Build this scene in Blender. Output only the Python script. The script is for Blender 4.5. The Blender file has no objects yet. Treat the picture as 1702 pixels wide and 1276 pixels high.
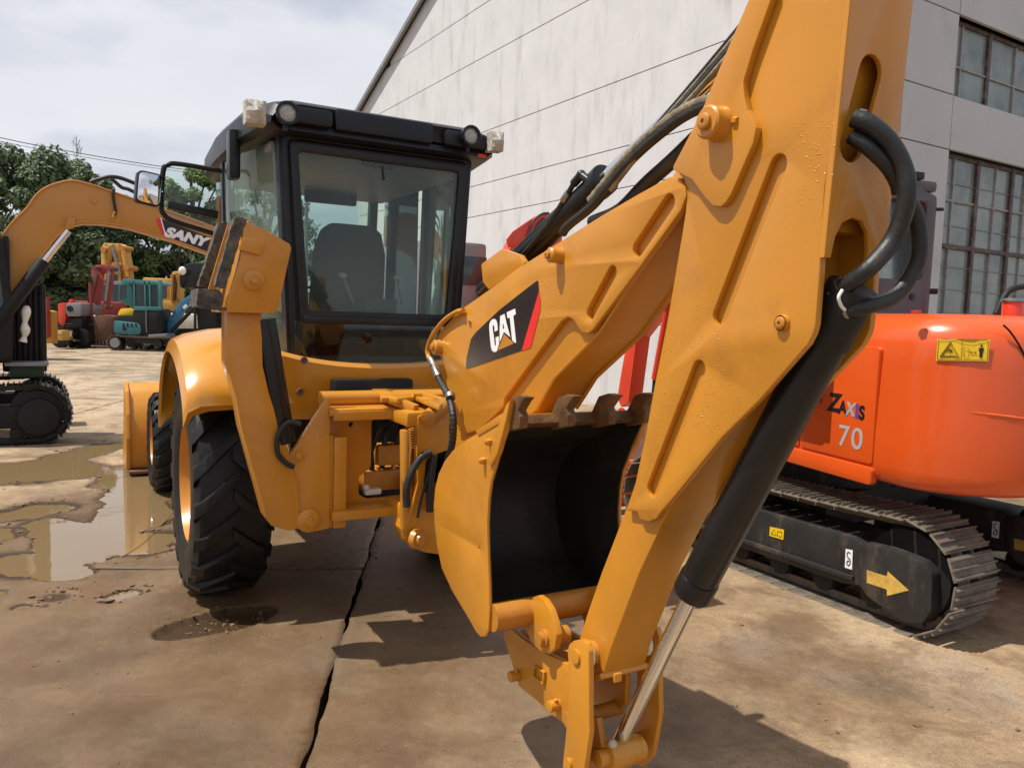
import bpy, bmesh, math, random
from mathutils import Vector as V, Matrix, noise
from mathutils.geometry import delaunay_2d_cdt
random.seed(7)
R = math.radians
SC = bpy.context.scene
COL = SC.collection
# ---------------------------------------------------------------- camera, sky, sun, exposure
IW, IH, IF = 1702, 1276, 1300.0          # the photograph's size and focal length in its pixels
CAM_H, PITCH, ROLL = 1.85, math.atan(110/1300), R(1.8)
_f = V((0, math.cos(PITCH), -math.sin(PITCH))); _u0 = V((0, math.sin(PITCH), math.cos(PITCH))); _r0 = V((1, 0, 0))
CR = _r0*math.cos(ROLL) + _u0*math.sin(ROLL); CU = -_r0*math.sin(ROLL) + _u0*math.cos(ROLL)
cd = bpy.data.cameras.new('camera'); cam = bpy.data.objects.new('camera', cd); COL.objects.link(cam)
cd.sensor_width = 36; cd.lens = 36*IF/IW; cd.clip_start = .05; cd.clip_end = 3000
cam.matrix_world = Matrix(((CR.x, CU.x, -_f.x, 0), (CR.y, CU.y, -_f.y, 0), (CR.z, CU.z, -_f.z, CAM_H), (0, 0, 0, 1)))
SC.camera = cam
SUN_EL = R(64); SUN_D = V((-.97, -.22, 0)).normalized()     # horizontal direction towards the sun
wd = bpy.data.worlds.new('World'); SC.world = wd; wd.use_nodes = True
nt = wd.node_tree; nt.nodes.clear()
def nn(t, ty, **k):
    n = t.nodes.new(ty)
    for a, b in k.items():
        if a.startswith('_'): n.inputs[a[1:].replace('_', ' ')].default_value = b
        else: setattr(n, a, b)
    return n
sky = nn(nt, 'ShaderNodeTexSky', sky_type='NISHITA', sun_disc=False, sun_elevation=SUN_EL, sun_rotation=math.atan2(SUN_D.x, SUN_D.y), air_density=1.3, dust_density=3.0, ozone_density=1.0)
tc = nn(nt, 'ShaderNodeTexCoord'); mp = nn(nt, 'ShaderNodeMapping'); mp.inputs['Scale'].default_value = (1, 1, 2.6); mp.inputs['Location'].default_value = (.35, .12, .1)
n1 = nn(nt, 'ShaderNodeTexNoise', _Scale=2.1, _Detail=6.0, _Roughness=.5)
rp = nn(nt, 'ShaderNodeValToRGB'); rp.color_ramp.elements[0].position = .42; rp.color_ramp.elements[1].position = .57
n2 = nn(nt, 'ShaderNodeTexNoise', _Scale=3.0, _Detail=4.0, _Roughness=.5)
ccol = nn(nt, 'ShaderNodeMix', data_type='RGBA'); ccol.inputs[6].default_value = (5.6, 5.9, 6.6, 1); ccol.inputs[7].default_value = (8.6, 8.65, 8.9, 1)
veil = nn(nt, 'ShaderNodeMix', data_type='RGBA'); veil.inputs[0].default_value = .8; veil.inputs[7].default_value = (4.5, 4.95, 6.2, 1)
mx = nn(nt, 'ShaderNodeMix', data_type='RGBA'); bg = nn(nt, 'ShaderNodeBackground', _Strength=.1); wo = nn(nt, 'ShaderNodeOutputWorld')
L = nt.links.new
L(tc.outputs['Generated'], mp.inputs[0]); L(mp.outputs[0], n1.inputs['Vector']); L(mp.outputs[0], n2.inputs['Vector'])
L(n1.outputs[0], rp.inputs[0]); L(rp.outputs[0], mx.inputs[0]); L(n2.outputs[0], ccol.inputs[0])
L(sky.outputs[0], veil.inputs[6]); L(veil.outputs[2], mx.inputs[6]); L(ccol.outputs[2], mx.inputs[7]); L(mx.outputs[2], bg.inputs[0]); L(bg.outputs[0], wo.inputs[0])
sd = bpy.data.lights.new('sun', 'SUN'); sd.energy = 5.0; sd.angle = R(.6); sd.color = (1, .955, .88)
sun = bpy.data.objects.new('sun', sd); COL.objects.link(sun)
sun.rotation_euler = (V((SUN_D.x*math.cos(SUN_EL), SUN_D.y*math.cos(SUN_EL), math.sin(SUN_EL)))).to_track_quat('Z', 'Y').to_euler()
SC.view_settings.view_transform = 'Standard'; SC.view_settings.look = 'None'; SC.view_settings.exposure = .16; SC.view_settings.gamma = 1
SC.cycles.max_bounces = 10; SC.cycles.transparent_max_bounces = 24
# ---------------------------------------------------------------- survey: where a line of sight meets a plane of a thing's own frame
class Frame:
    def __init__(s, x, y, yaw, z=0): s.o = V((x, y, z)); s.yaw = yaw; s.M = Matrix.Translation(s.o) @ Matrix.Rotation(yaw, 4, 'Z'); s.I = s.M.inverted()
    def hit(s, px, py, ax, v):
        d = CR*((px-IW/2)/IF) - CU*((py-IH/2)/IF) + _f
        a = s.I @ V((0, 0, CAM_H)); b = s.I.to_3x3() @ d
        return a + b*((v-a[ax])/b[ax])
    def X(s, x, pts): return [(p.y, p.z) for p in (s.hit(a, b, 0, x) for a, b in pts)]
    def Y(s, y, pts): return [(p.x, p.z) for p in (s.hit(a, b, 1, y) for a, b in pts)]
    def Z(s, z, pts): return [(p.x, p.y) for p in (s.hit(a, b, 2, z) for a, b in pts)]
WF = Frame(0, 0, 0)
# ---------------------------------------------------------------- mesh helpers
def mesh_of(bm, name):
    for f in bm.faces: f.smooth = True
    for e in bm.edges:
        e.smooth = len(e.link_faces) == 2 and e.calc_face_angle(3.2) < R(38)
    me = bpy.data.meshes.new(name); bm.to_mesh(me); bm.free(); return me
def put3(ax, a, b, c):               # (a,b) in the plane across axis ax, c along it
    return V((c, a, b)) if ax == 0 else V((a, c, b)) if ax == 1 else V((a, b, c))
def fillet(pts, r, n=4):
    if r <= 0: return list(pts)
    out = []; N = len(pts)
    for i in range(N):
        p, a, b = V(pts[i]), V(pts[i-1]), V(pts[(i+1) % N])
        u, w = (a-p), (b-p); lu, lw = u.length, w.length
        if lu < 1e-6 or lw < 1e-6: continue
        ang = u.angle(w)
        if ang > R(165): out.append(tuple(p)); continue
        t = min(r/math.tan(ang/2), lu*.45, lw*.45)
        A, B = p+u*(t/lu), p+w*(t/lw)
        for k in range(n+1):
            s = k/n; out.append(tuple(A*(1-s)**2 + p*2*s*(1-s) + B*s*s))
    return out
def capsule(p, q, r, n=8):
    p, q = V(p), V(q); a = math.atan2(q.y-p.y, q.x-p.x); o = []
    for k in range(n+1): t = a+math.pi/2+math.pi*k/n; o.append((p.x+r*math.cos(t), p.y+r*math.sin(t)))
    for k in range(n+1): t = a-math.pi/2+math.pi*k/n; o.append((q.x+r*math.cos(t), q.y+r*math.sin(t)))
    return o
def circle2(c, r, n=20): return [(c[0]+r*math.cos(2*math.pi*k/n), c[1]+r*math.sin(2*math.pi*k/n)) for k in range(n)]
def spline(pts, n=6):
    P = [V(p) for p in pts]; P = [P[0]*2-P[1]] + P + [P[-1]*2-P[-2]]; o = []
    for i in range(1, len(P)-2):
        for k in range(n):
            t = k/n; a, b, c, d = P[i-1:i+3]
            o.append(.5*((2*b)+(c-a)*t+(2*a-5*b+4*c-d)*t*t+(3*b-a-3*c+d)*t**3))
    o.append(P[-2]); return o
class MB:
    def __init__(s): s.bm = bmesh.new()
    def _add(s, t, bev=0, seg=2, M=None):
        bmesh.ops.recalc_face_normals(t, faces=t.faces)
        if bev > 0:
            ed = [e for e in t.edges if len(e.link_faces) == 2 and e.calc_face_angle(0) > R(28)]
            if ed: bmesh.ops.bevel(t, geom=ed, offset=bev, segments=seg, profile=.6, affect='EDGES', clamp_overlap=True)
        if M is not None: t.transform(M)
        m = bpy.data.meshes.new('t'); t.to_mesh(m); t.free(); s.bm.from_mesh(m); bpy.data.meshes.remove(m); return s
    def box(s, c, d, bev=.006, rot=None, seg=2):
        t = bmesh.new(); bmesh.ops.create_cube(t, size=1); t.transform(Matrix.Diagonal((d[0], d[1], d[2], 1)))
        return s._add(t, bev, seg, Matrix.Translation(c) @ (rot.to_4x4() if rot else Matrix.Identity(4)))
    def bar(s, p, q, w, h, bev=.005, up=(0, 0, 1)):
        p, q = V(p), V(q); d = (q-p); z = d.normalized(); x = V(up).cross(z)
        if x.length < 1e-4: x = V((1, 0, 0))
        x.normalize(); y = z.cross(x)
        return s.box((p+q)/2, (w, h, d.length), bev, Matrix((x, y, z)).transposed())
    def prism(s, pts, ax, a, b, bev=.005, seg=2):
        t = bmesh.new(); A = [t.verts.new(put3(ax, p[0], p[1], a)) for p in pts]; B = [t.verts.new(put3(ax, p[0], p[1], b)) for p in pts]
        n = len(pts); t.faces.new(A); t.faces.new(B[::-1])
        for i in range(n): t.faces.new((A[i], A[(i+1) % n], B[(i+1) % n], B[i]))
        return s._add(t, bev, seg)
    def plate(s, loops, ax, a, b, bev=.004):     # outline with holes
        cu = bpy.data.curves.new('c', 'CURVE'); cu.dimensions = '2D'; cu.fill_mode = 'BOTH'
        bev = min(bev, abs(b-a)/2.2)
        cu.extrude = abs(b-a)/2-bev; cu.bevel_depth = bev; cu.bevel_resolution = 1; cu.offset = -bev
        for lp in loops:
            sp = cu.splines.new('POLY'); sp.points.add(len(lp)-1); sp.use_cyclic_u = True
            for q, p in zip(sp.points, lp): q.co = (p[0], p[1], 0, 1)
        o = bpy.data.objects.new('c', cu); me = bpy.data.meshes.new_from_object(o)
        t = bmesh.new(); t.from_mesh(me); bpy.data.meshes.remove(me); bpy.data.objects.remove(o); bpy.data.curves.remove(cu)
        bmesh.ops.remove_doubles(t, verts=t.verts, dist=1e-5)
        m = (a+b)/2
        for v in t.verts: v.co = put3(ax, v.co.x, v.co.y, v.co.z+m)
        return s._add(t)
    def cyl(s, p, q, r, r2=None, seg=20, bev=0):
        p, q = V(p), V(q); d = q-p; t = bmesh.new()
        bmesh.ops.create_cone(t, cap_ends=True, segments=seg, radius1=r, radius2=r if r2 is None else r2, depth=d.length)
        return s._add(t, bev, 2, Matrix.Translation((p+q)/2) @ d.to_track_quat('Z', 'Y').to_matrix().to_4x4())
    def lathe(s, prof, c, axis, seg=32, close=False):   # prof: (along, radius)
        c = V(c); z = V(axis).normalized(); M = Matrix.Translation(c) @ z.to_track_quat('Z', 'Y').to_matrix().to_4x4()
        t = bmesh.new(); rings = []
        for a, r in prof:
            rings.append([t.verts.new((r*math.cos(2*math.pi*k/seg), r*math.sin(2*math.pi*k/seg), a)) for k in range(seg)] if r > 1e-6 else [t.verts.new((0, 0, a))])
        pr = list(zip(rings, rings[1:])) + ([(rings[-1], rings[0])] if close else [])
        for A, B in pr:
            for k in range(seg):
                j = (k+1) % seg
                f = [A[k % len(A)], A[j % len(A)], B[j % len(B)], B[k % len(B)]]; u = []
                for v in f:
                    if v not in u: u.append(v)
                if len(u) > 2: t.faces.new(u)
        return s._add(t, 0, 2, M)
    def tube(s, pts, r, seg=10, n=6, raw=False):
        P = [V(p) for p in pts] if raw or len(pts) < 3 else spline(pts, n)
        t = bmesh.new(); rings = []; up = V((.13, .31, .94)).normalized()
        for i, p in enumerate(P):
            d = (P[min(i+1, len(P)-1)]-P[max(i-1, 0)]).normalized()
            x = d.cross(up); x = x.normalized() if x.length > 1e-3 else V((1, 0, 0)); y = x.cross(d); up = y
            rr = r(i/(len(P)-1)) if callable(r) else r
            rings.append([t.verts.new(p+x*rr*math.cos(2*math.pi*k/seg)+y*rr*math.sin(2*math.pi*k/seg)) for k in range(seg)])
        for A, B in zip(rings, rings[1:]):
            for k in range(seg): t.faces.new((A[k], A[(k+1) % seg], B[(k+1) % seg], B[k]))
        t.faces.new(rings[0][::-1]); t.faces.new(rings[-1])
        return s._add(t)
    def loft(s, rings, cap=True, bev=0, closed=True):
        t = bmesh.new(); Q = [[t.verts.new(p) for p in r] for r in rings]; n = len(Q[0])
        for A, B in zip(Q, Q[1:]):
            for k in range(n if closed else n-1): t.faces.new((A[k], A[(k+1) % n], B[(k+1) % n], B[k]))
        if cap: t.faces.new(Q[0][::-1]); t.faces.new(Q[-1])
        return s._add(t, bev)
    def ball(s, c, r, sc=(1, 1, 1), seg=12):
        t = bmesh.new(); bmesh.ops.create_uvsphere(t, u_segments=seg, v_segments=max(6, seg//2+2), radius=r)
        return s._add(t, 0, 2, Matrix.Translation(c) @ Matrix.Diagonal((*sc, 1)))
    def sheet(s, path, ax, a, b, th):             # a bent sheet of thickness th along an open 2D path
        P = [V(p) for p in path]; N = []
        for i in range(len(P)):
            d = P[min(i+1, len(P)-1)]-P[max(i-1, 0)]; N.append(V((-d.y, d.x)).normalized())
        return s.prism([tuple(p) for p in P]+[tuple(p+n*th) for p, n in reversed(list(zip(P, N)))], ax, a, b, 0)
    def text(s, body, size, th, M, bold=0, sx=1, shear=0):
        cu = bpy.data.curves.new('t', 'FONT'); cu.body = body; cu.size = size; cu.extrude = th/2; cu.offset = bold; cu.shear = shear; cu.align_x = 'CENTER'; cu.align_y = 'CENTER'
        o = bpy.data.objects.new('t', cu); me = bpy.data.meshes.new_from_object(o)
        t = bmesh.new(); t.from_mesh(me); bpy.data.meshes.remove(me); bpy.data.objects.remove(o); bpy.data.curves.remove(cu)
        return s._add(t, 0, 2, M @ Matrix.Diagonal((sx, 1, 1, 1)))
    def mesh(s, name): return mesh_of(s.bm, name)
def obj(name, mb, mat, parent=None, label=None, kind=None):
    me = mb.mesh(name) if isinstance(mb, MB) else mb
    if mat is not None and len(me.materials) == 0: me.materials.append(mat)
    o = bpy.data.objects.new(name, me); COL.objects.link(o); o.parent = parent
    if label: o['label'] = label
    if kind: o['kind'] = kind
    return o
def thing(name, label, cat, loc=(0, 0, 0), yaw=0, group=None):
    o = bpy.data.objects.new(name, None); COL.objects.link(o); o.location = loc; o.rotation_euler = (0, 0, yaw); o.empty_display_size = .2
    return tag(o, label, cat, group)
def tag(o, label, cat, group=None):
    o['label'] = label; o['category'] = cat
    if group: o['group'] = group
    return o
def empty(name, parent, loc=(0, 0, 0)):
    o = bpy.data.objects.new(name, None); COL.objects.link(o); o.parent = parent; o.location = loc; o.empty_display_size = .1; return o
def again(me, name, parent, M=None, label=None):  # one more piece sharing mesh data
    o = bpy.data.objects.new(name, me); COL.objects.link(o); o.parent = parent
    if M is not None: o.matrix_local = M
    if label: o['label'] = label
    return o
# ---------------------------------------------------------------- materials
def mat(name, col, rough=.5, metal=0, var=.12, vs=6, bump=0, bs=40, coat=0, dirt=None, dirt_amt=.3, ds=3, rv=.1, spec=.5, drops=0, streak=None, spots=None):
    m = bpy.data.materials.new(name); m.use_nodes = True; t = m.node_tree; b = t.nodes['Principled BSDF']; k = t.links.new
    g = nn(t, 'ShaderNodeNewGeometry'); co = nn(t, 'ShaderNodeTexCoord').outputs['Object']
    nz = nn(t, 'ShaderNodeTexNoise', _Scale=float(vs), _Detail=6.0, _Roughness=.6); k(co, nz.inputs['Vector'])
    hi = tuple(min(1, c*(1+var)) for c in col); lo = tuple(c*(1-var) for c in col)
    mx = nn(t, 'ShaderNodeMix', data_type='RGBA'); mx.inputs[6].default_value = (*lo, 1); mx.inputs[7].default_value = (*hi, 1)
    mr = nn(t, 'ShaderNodeMapRange'); mr.inputs[1].default_value = .3; mr.inputs[2].default_value = .7; k(nz.outputs[0], mr.inputs[0]); k(mr.outputs[0], mx.inputs[0])
    out = mx.outputs[2]
    if dirt:
        dn = nn(t, 'ShaderNodeTexNoise', _Scale=float(ds), _Detail=9.0, _Roughness=.68)
        mpp = nn(t, 'ShaderNodeMapping'); k(co, mpp.inputs[0]); k(mpp.outputs[0], dn.inputs['Vector'])
        if streak: mpp.inputs['Scale'].default_value = streak
        dr = nn(t, 'ShaderNodeMapRange'); dr.inputs[1].default_value = .52; dr.inputs[2].default_value = .78; dr.inputs[4].default_value = dirt_amt; k(dn.outputs[0], dr.inputs[0])
        dm = nn(t, 'ShaderNodeMix', data_type='RGBA'); k(dr.outputs[0], dm.inputs[0]); k(out, dm.inputs[6]); dm.inputs[7].default_value = (*dirt, 1); out = dm.outputs[2]
    if spots:                                    # scattered chips and stains of their own: (scale, threshold, colour, amount)
        sv = nn(t, 'ShaderNodeTexNoise', _Scale=float(spots[0]), _Detail=5.0, _Roughness=.75); k(co, sv.inputs['Vector'])
        sr = nn(t, 'ShaderNodeMapRange'); sr.inputs[1].default_value = spots[1]; sr.inputs[2].default_value = spots[1]+.025; sr.inputs[4].default_value = spots[3]; k(sv.outputs[0], sr.inputs[0])
        sm = nn(t, 'ShaderNodeMix', data_type='RGBA'); k(sr.outputs[0], sm.inputs[0]); k(out, sm.inputs[6]); sm.inputs[7].default_value = (*spots[2], 1); out = sm.outputs[2]
    k(out, b.inputs['Base Color'])
    rr = nn(t, 'ShaderNodeMapRange'); rr.inputs[3].default_value = max(.02, rough-rv); rr.inputs[4].default_value = min(1, rough+rv); k(nz.outputs[0], rr.inputs[0]); k(rr.outputs[0], b.inputs['Roughness'])
    b.inputs['Metallic'].default_value = metal; b.inputs['Coat Weight'].default_value = coat; b.inputs['Coat Roughness'].default_value = .12; b.inputs['Specular IOR Level'].default_value = spec
    prev = None
    if bump:
        bn = nn(t, 'ShaderNodeTexNoise', _Scale=float(bs), _Detail=4.0); k(co, bn.inputs['Vector'])
        bp = nn(t, 'ShaderNodeBump', _Strength=bump, _Distance=.01); k(bn.outputs[0], bp.inputs['Height']); prev = bp.outputs[0]
    if drops:
        vo = nn(t, 'ShaderNodeTexVoronoi', _Scale=85.0); k(co, vo.inputs['Vector'])
        vr = nn(t, 'ShaderNodeMapRange'); vr.inputs[1].default_value = .0; vr.inputs[2].default_value = .22; vr.inputs[3].default_value = 1; vr.inputs[4].default_value = 0; k(vo.outputs['Distance'], vr.inputs[0])
        ms = nn(t, 'ShaderNodeTexNoise', _Scale=2.3, _Detail=3.0); k(co, ms.inputs['Vector'])
        m2 = nn(t, 'ShaderNodeMapRange'); m2.inputs[1].default_value = .53; m2.inputs[2].default_value = .66; k(ms.outputs[0], m2.inputs[0])
        sep = nn(t, 'ShaderNodeSeparateColor'); k(vo.outputs['Color'], sep.inputs[0])
        th = nn(t, 'ShaderNodeMath', operation='GREATER_THAN'); th.inputs[1].default_value = .45; k(sep.outputs[0], th.inputs[0])
        q = nn(t, 'ShaderNodeMath', operation='MULTIPLY'); k(vr.outputs[0], q.inputs[0]); k(m2.outputs[0], q.inputs[1])
        q2 = nn(t, 'ShaderNodeMath', operation='MULTIPLY'); k(q.outputs[0], q2.inputs[0]); k(th.outputs[0], q2.inputs[1])
        bp = nn(t, 'ShaderNodeBump', _Strength=drops, _Distance=.003); k(q2.outputs[0], bp.inputs['Height'])
        wr = nn(t, 'ShaderNodeMath', operation='GREATER_THAN'); wr.inputs[1].default_value = .03; k(q2.outputs[0], wr.inputs[0])
        rm_ = nn(t, 'ShaderNodeMix', data_type='FLOAT'); k(wr.outputs[0], rm_.inputs[0]); k(rr.outputs[0], rm_.inputs[2]); rm_.inputs[3].default_value = .22; k(rm_.outputs[0], b.inputs['Roughness'])
        if prev: k(prev, bp.inputs['Normal'])
        prev = bp.outputs[0]
    if prev: k(prev, b.inputs['Normal'])
    return m
def glass(name, tint, refl=.06, mist=.0, mist_col=(.8, .85, .82), ms=2.0):
    m = bpy.data.materials.new(name); m.use_nodes = True; t = m.node_tree; t.nodes.clear(); k = t.links.new
    tr = nn(t, 'ShaderNodeBsdfTransparent'); tr.inputs[0].default_value = (*tint, 1); gl = nn(t, 'ShaderNodeBsdfGlossy', _Roughness=.03)
    fr = nn(t, 'ShaderNodeFresnel', _IOR=1.45); mi = nn(t, 'ShaderNodeMixShader'); o = nn(t, 'ShaderNodeOutputMaterial')
    k(fr.outputs[0], mi.inputs[0]); k(tr.outputs[0], mi.inputs[1]); k(gl.outputs[0], mi.inputs[2]); last = mi.outputs[0]
    if mist:
        df = nn(t, 'ShaderNodeBsdfTranslucent'); df.inputs[0].default_value = (*mist_col, 1); d2 = nn(t, 'ShaderNodeBsdfDiffuse'); d2.inputs[0].default_value = (*mist_col, 1)
        md = nn(t, 'ShaderNodeMixShader'); md.inputs[0].default_value = .35; k(df.outputs[0], md.inputs[1]); k(d2.outputs[0], md.inputs[2])
        co = nn(t, 'ShaderNodeTexCoord'); mpn = nn(t, 'ShaderNodeMapping'); mpn.inputs['Scale'].default_value = (1, 1, .45); k(co.outputs['Object'], mpn.inputs[0])
        nz = nn(t, 'ShaderNodeTexNoise', _Scale=ms, _Detail=3.0); k(mpn.outputs[0], nz.inputs['Vector'])
        mr = nn(t, 'ShaderNodeMapRange'); mr.inputs[1].default_value = .38; mr.inputs[2].default_value = .65; mr.inputs[3].default_value = mist*.25; mr.inputs[4].default_value = mist; k(nz.outputs[0], mr.inputs[0])
        m3 = nn(t, 'ShaderNodeMixShader'); k(mr.outputs[0], m3.inputs[0]); k(last, m3.inputs[1]); k(md.outputs[0], m3.inputs[2]); last = m3.outputs[0]
    k(last, o.inputs[0]); return m
YEL = (.525, .215, .0145)
M = dict(
 yellow=mat('yellow_paint', YEL, .36, 0, .06, 3, .045, 160, .2, (.27, .105, .022), .55, 2.6, .10, drops=1.0, spots=(24, .735, (.20, .09, .03), .6)),
 yellow_clean=mat('yellow_gloss_paint', (.56, .235, .017), .27, 0, .04, 2, .02, 30, .45, (.4, .2, .05), .2, 3, spots=(26, .74, (.25, .11, .04), .7)),
 yellow_dull=mat('yellow_worn_paint', (.44, .175, .018), .5, 0, .12, 8, .15, 60, 0, (.10, .05, .02), .6, 5),
 pale_yellow=mat('pale_yellow_paint', (.62, .36, .07), .5, 0, .15, 4, 0, 30, 0, (.25, .15, .06), .6, 3),
 tooth=mat('worn_tooth_steel', (.14, .068, .026), .55, .3, .4, 14, .4, 50, 0, (.05, .03, .02), .8, 9),
 black=mat('black_paint', (.008, .008, .009), .34, 0, .2, 5, .02, 60, .05, (.035, .03, .026), .3, 4, spec=.35),
 navy=mat('blue_black_moulding', (.008, .009, .013), .40, 0, .2, 5, .06, 90, .03, (.04, .04, .04), .25, 3, spec=.35),
 rubber=mat('hose_rubber', (.010, .010, .010), .5, 0, .3, 10, .15, 120, 0, (.10, .085, .06), .45, 7),
 sleeve=mat('dusty_woven_sleeve', (.20, .165, .11), .9, 0, .4, 14, .6, 90, 0, (.05, .04, .03), .6, 8),
 tyre=mat('tyre_rubber', (.006, .0062, .0065), .44, 0, .3, 9, .25, 70, 0, (.030, .024, .017), .5, 4, spec=.35),
 blackmetal=mat('bucket_black_paint', (.015, .012, .009), .6, 0, .3, 6, .1, 60, 0, (.06, .040, .024), .8, 5),
 chrome=mat('chrome_rod', (.72, .72, .72), .12, 1, .05, 4),
 steel=mat('worn_steel', (.30, .28, .25), .42, 1, .25, 12, .1, 60, 0, (.12, .07, .04), .6, 8),
 brass=mat('brass_fitting', (.62, .38, .10), .35, .8, .1, 9),
 pad=mat('rubber_block', (.075, .068, .058), .95, 0, .6, 26, 1.0, 60, 0, (.20, .165, .10), .8, 18),
 paper=mat('crumpled_wrapping', (.44, .41, .35), .7, 0, .25, 18, .8, 22),
 lens=mat('lamp_lens', (.35, .34, .30), .12, 0, .3, 60, .6, 90, .6),
 white=mat('white_print', (.8, .8, .8), .45, 0, .03, 5), red=mat('red_print', (.72, .025, .02), .4, 0, .04, 5),
 decal=mat('black_print', (.012, .01, .011), .3, 0, .1, 5), grey_print=mat('silver_print', (.45, .45, .45), .4, .2, .05, 5), purple=mat('purple_print', (.10, .05, .30), .4), ltgrey=mat('grey_blue_print', (.30, .36, .36), .4),
 orange=mat('orange_paint', (.66, .085, .010), .30, 0, .035, 1.5, .012, 14, .35, (.45, .08, .02), .25, 2, spots=(30, .745, (.30, .07, .03), .6)),
 orange_red=mat('red_orange_paint', (.62, .045, .015), .38, 0, .06, 2, .02, 30, .2, (.3, .05, .02), .2, 3),
 sticker=mat('yellow_sticker', (.78, .50, .015), .4, 0, .05, 9), arrow=mat('faded_arrow_paint', (.58, .36, .07), .6, 0, .15, 20, 0, 30, 0, (.12, .09, .05), .6, 16),
 track=mat('dusty_track_steel', (.145, .120, .092), .65, .2, .4, 10, .4, 50, 0, (.20, .155, .10), .7, 5),
 frame=mat('track_frame_paint', (.017, .0155, .014), .6, 0, .3, 6, .2, 60, 0, (.13, .10, .07), .8, 5, streak=(1, 1, .4)),
 cabgrey=mat('purple_grey_paint', (.062, .055, .060), .38, 0, .06, 4, .02, 60, .15, (.15, .13, .11), .3, 3),
 teal=mat('teal_paint', (.035, .17, .185), .5, 0, .15, 4, 0, 20, 0, (.10, .13, .12), .6, 3), blue=mat('blue_paint', (.03, .17, .30), .42, 0, .1, 4),
 crimson=mat('crimson_paint', (.30, .03, .025), .55, 0, .2, 4, 0, 20, 0, (.10, .05, .035), .7, 3), rust=mat('rusty_steel', (.16, .075, .05), .8, .2, .3, 8),
 greymetal=mat('grey_metal', (.22, .22, .22), .5, .2, .15, 6), dark=mat('dark_metal', (.011, .011, .0115), .55, 0, .25, 6, .1, 40, 0, (.05, .04, .03), .35, 4, spec=.3), cream=mat('cream_paint', (.70, .66, .54), .5, 0, .1, 5),
 seat=mat('seat_cloth', (.018, .018, .02), .9, 0, .2, 30, .3, 120), green=mat('dark_green_paint', (.02, .06, .03), .5), whitep=mat('white_plastic', (.72, .70, .64), .5, 0, .15, 12),
 sanyyel=mat('ochre_paint', (.50, .21, .026), .42, 0, .05, 3, .02, 40, .15, (.35, .17, .05), .3, 3),
 cabglass=glass('green_tinted_glass', (.90, .95, .92)), rearglass=glass('misted_green_glass', (.84, .93, .885), mist=.07, mist_col=(.80, .93, .87), ms=2.0),
 sideglass=glass('clouded_green_glass', (.86, .94, .90), mist=.30, mist_col=(.60, .74, .66), ms=2.4), farglass=mat('dark_window_glass', (.03, .045, .045), .08, 0, .3, 3, 0, 20, .3),
 mirror=mat('mirror_glass', (.8, .8, .8), .03, 1, .01, 2, rv=.01),
)
# ================================================================ the setting: yard, puddles, warehouse
g2w = lambda px, py, z=0: WF.hit(px, py, 2, z)
PUD = []                                         # (centre, along, half-length, half-width, depth)
def pud(a, b, w, d=.03):
    A, B = g2w(*a), g2w(*b); c = (A+B)/2; u = (B-A); PUD.append((c, u.normalized(), u.length/2, w, d))
pud((-260, 795), (185, 778), .62); pud((95, 765), (195, 735), .25)
pud((95, 945), (215, 860), .24); pud((110, 965), (110, 880), .2); pud((215, 880), (235, 770), .27); pud((180, 812), (205, 775), .2); pud((172, 998), (236, 978), .085); pud((-160, 905), (30, 880), .25)
pud((-200, 985), (15, 985), .09); pud((70, 860), (150, 925), .2); pud((-60, 930), (150, 945), .30, .017); pud((215, 925), (275, 880), .22, .017); pud((-40, 862), (120, 838), .30, .017); pud((60, 1000), (130, 985), .12, .016); pud((230, 800), (255, 860), .2, .02); pud((20, 1010), (60, 1002), .06)
PC = g2w(362, 1032); PU = (g2w(440, 1015)-g2w(280, 1050)).normalized()
def fbm(x, y, s, o=4): return noise.fractal(V((x*s, y*s, 3.7)), .9, 2.1, o)
def gh(x, y):
    h = .005*fbm(x, y, .55) + .0035*fbm(x+9, y, 2.6) + .0012*noise.noise(V((x*22, y*22, 0)))
    for c, u, hl, w, d in PUD:
        dx, dy = x-c.x, y-c.y; a = dx*u.x+dy*u.y; b = -dx*u.y+dy*u.x
        q = math.hypot(max(0, abs(a)-hl+w)/w, b/w) + .42*fbm(x, y, 1.9) + .24*fbm(x+4, y+2, 6.5, 3)
        if q < 1.25: s = min(1, (1.25-q)/.8); h -= d*s*s*(3-2*s)
    dx, dy = x-PC.x, y-PC.y; a = dx*PU.x+dy*PU.y; b = -dx*PU.y+dy*PU.x
    q = math.hypot(a/.36, b/.165) + .10*noise.noise(V((x*5, y*5, 1)))
    if q < 1.04: s = min(1, (1.04-q)/.10); h -= .035*s*(1-.55*min(1, max(0, (b*-1+.0)/.17+.35))) - .008*s*noise.noise(V((x*16, y*16, 2)))
    return h
gm = bpy.data.materials.new('yard_concrete'); gm.use_nodes = True; t = gm.node_tree; b = t.nodes['Principled BSDF']; k = t.links.new
co = nn(t, 'ShaderNodeNewGeometry'); pos = co.outputs['Position']
def tn(scale, det=6., ro=.6, vec=pos, dist=0.):
    n = nn(t, 'ShaderNodeTexNoise', _Scale=scale, _Detail=det, _Roughness=ro, _Distortion=dist); k(vec, n.inputs['Vector']); return n.outputs[0]
def rng(v, a, b_, c=0., d=1.):
    n = nn(t, 'ShaderNodeMapRange'); n.inputs[1].default_value = a; n.inputs[2].default_value = b_; n.inputs[3].default_value = c; n.inputs[4].default_value = d; k(v, n.inputs[0]); return n.outputs[0]
def mixc(f, a, b_):
    n = nn(t, 'ShaderNodeMix', data_type='RGBA'); k(f, n.inputs[0])
    for i, q in ((6, a), (7, b_)):
        if isinstance(q, tuple): n.inputs[i].default_value = (*q, 1)
        else: k(q, n.inputs[i])
    return n.outputs[2]
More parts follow.
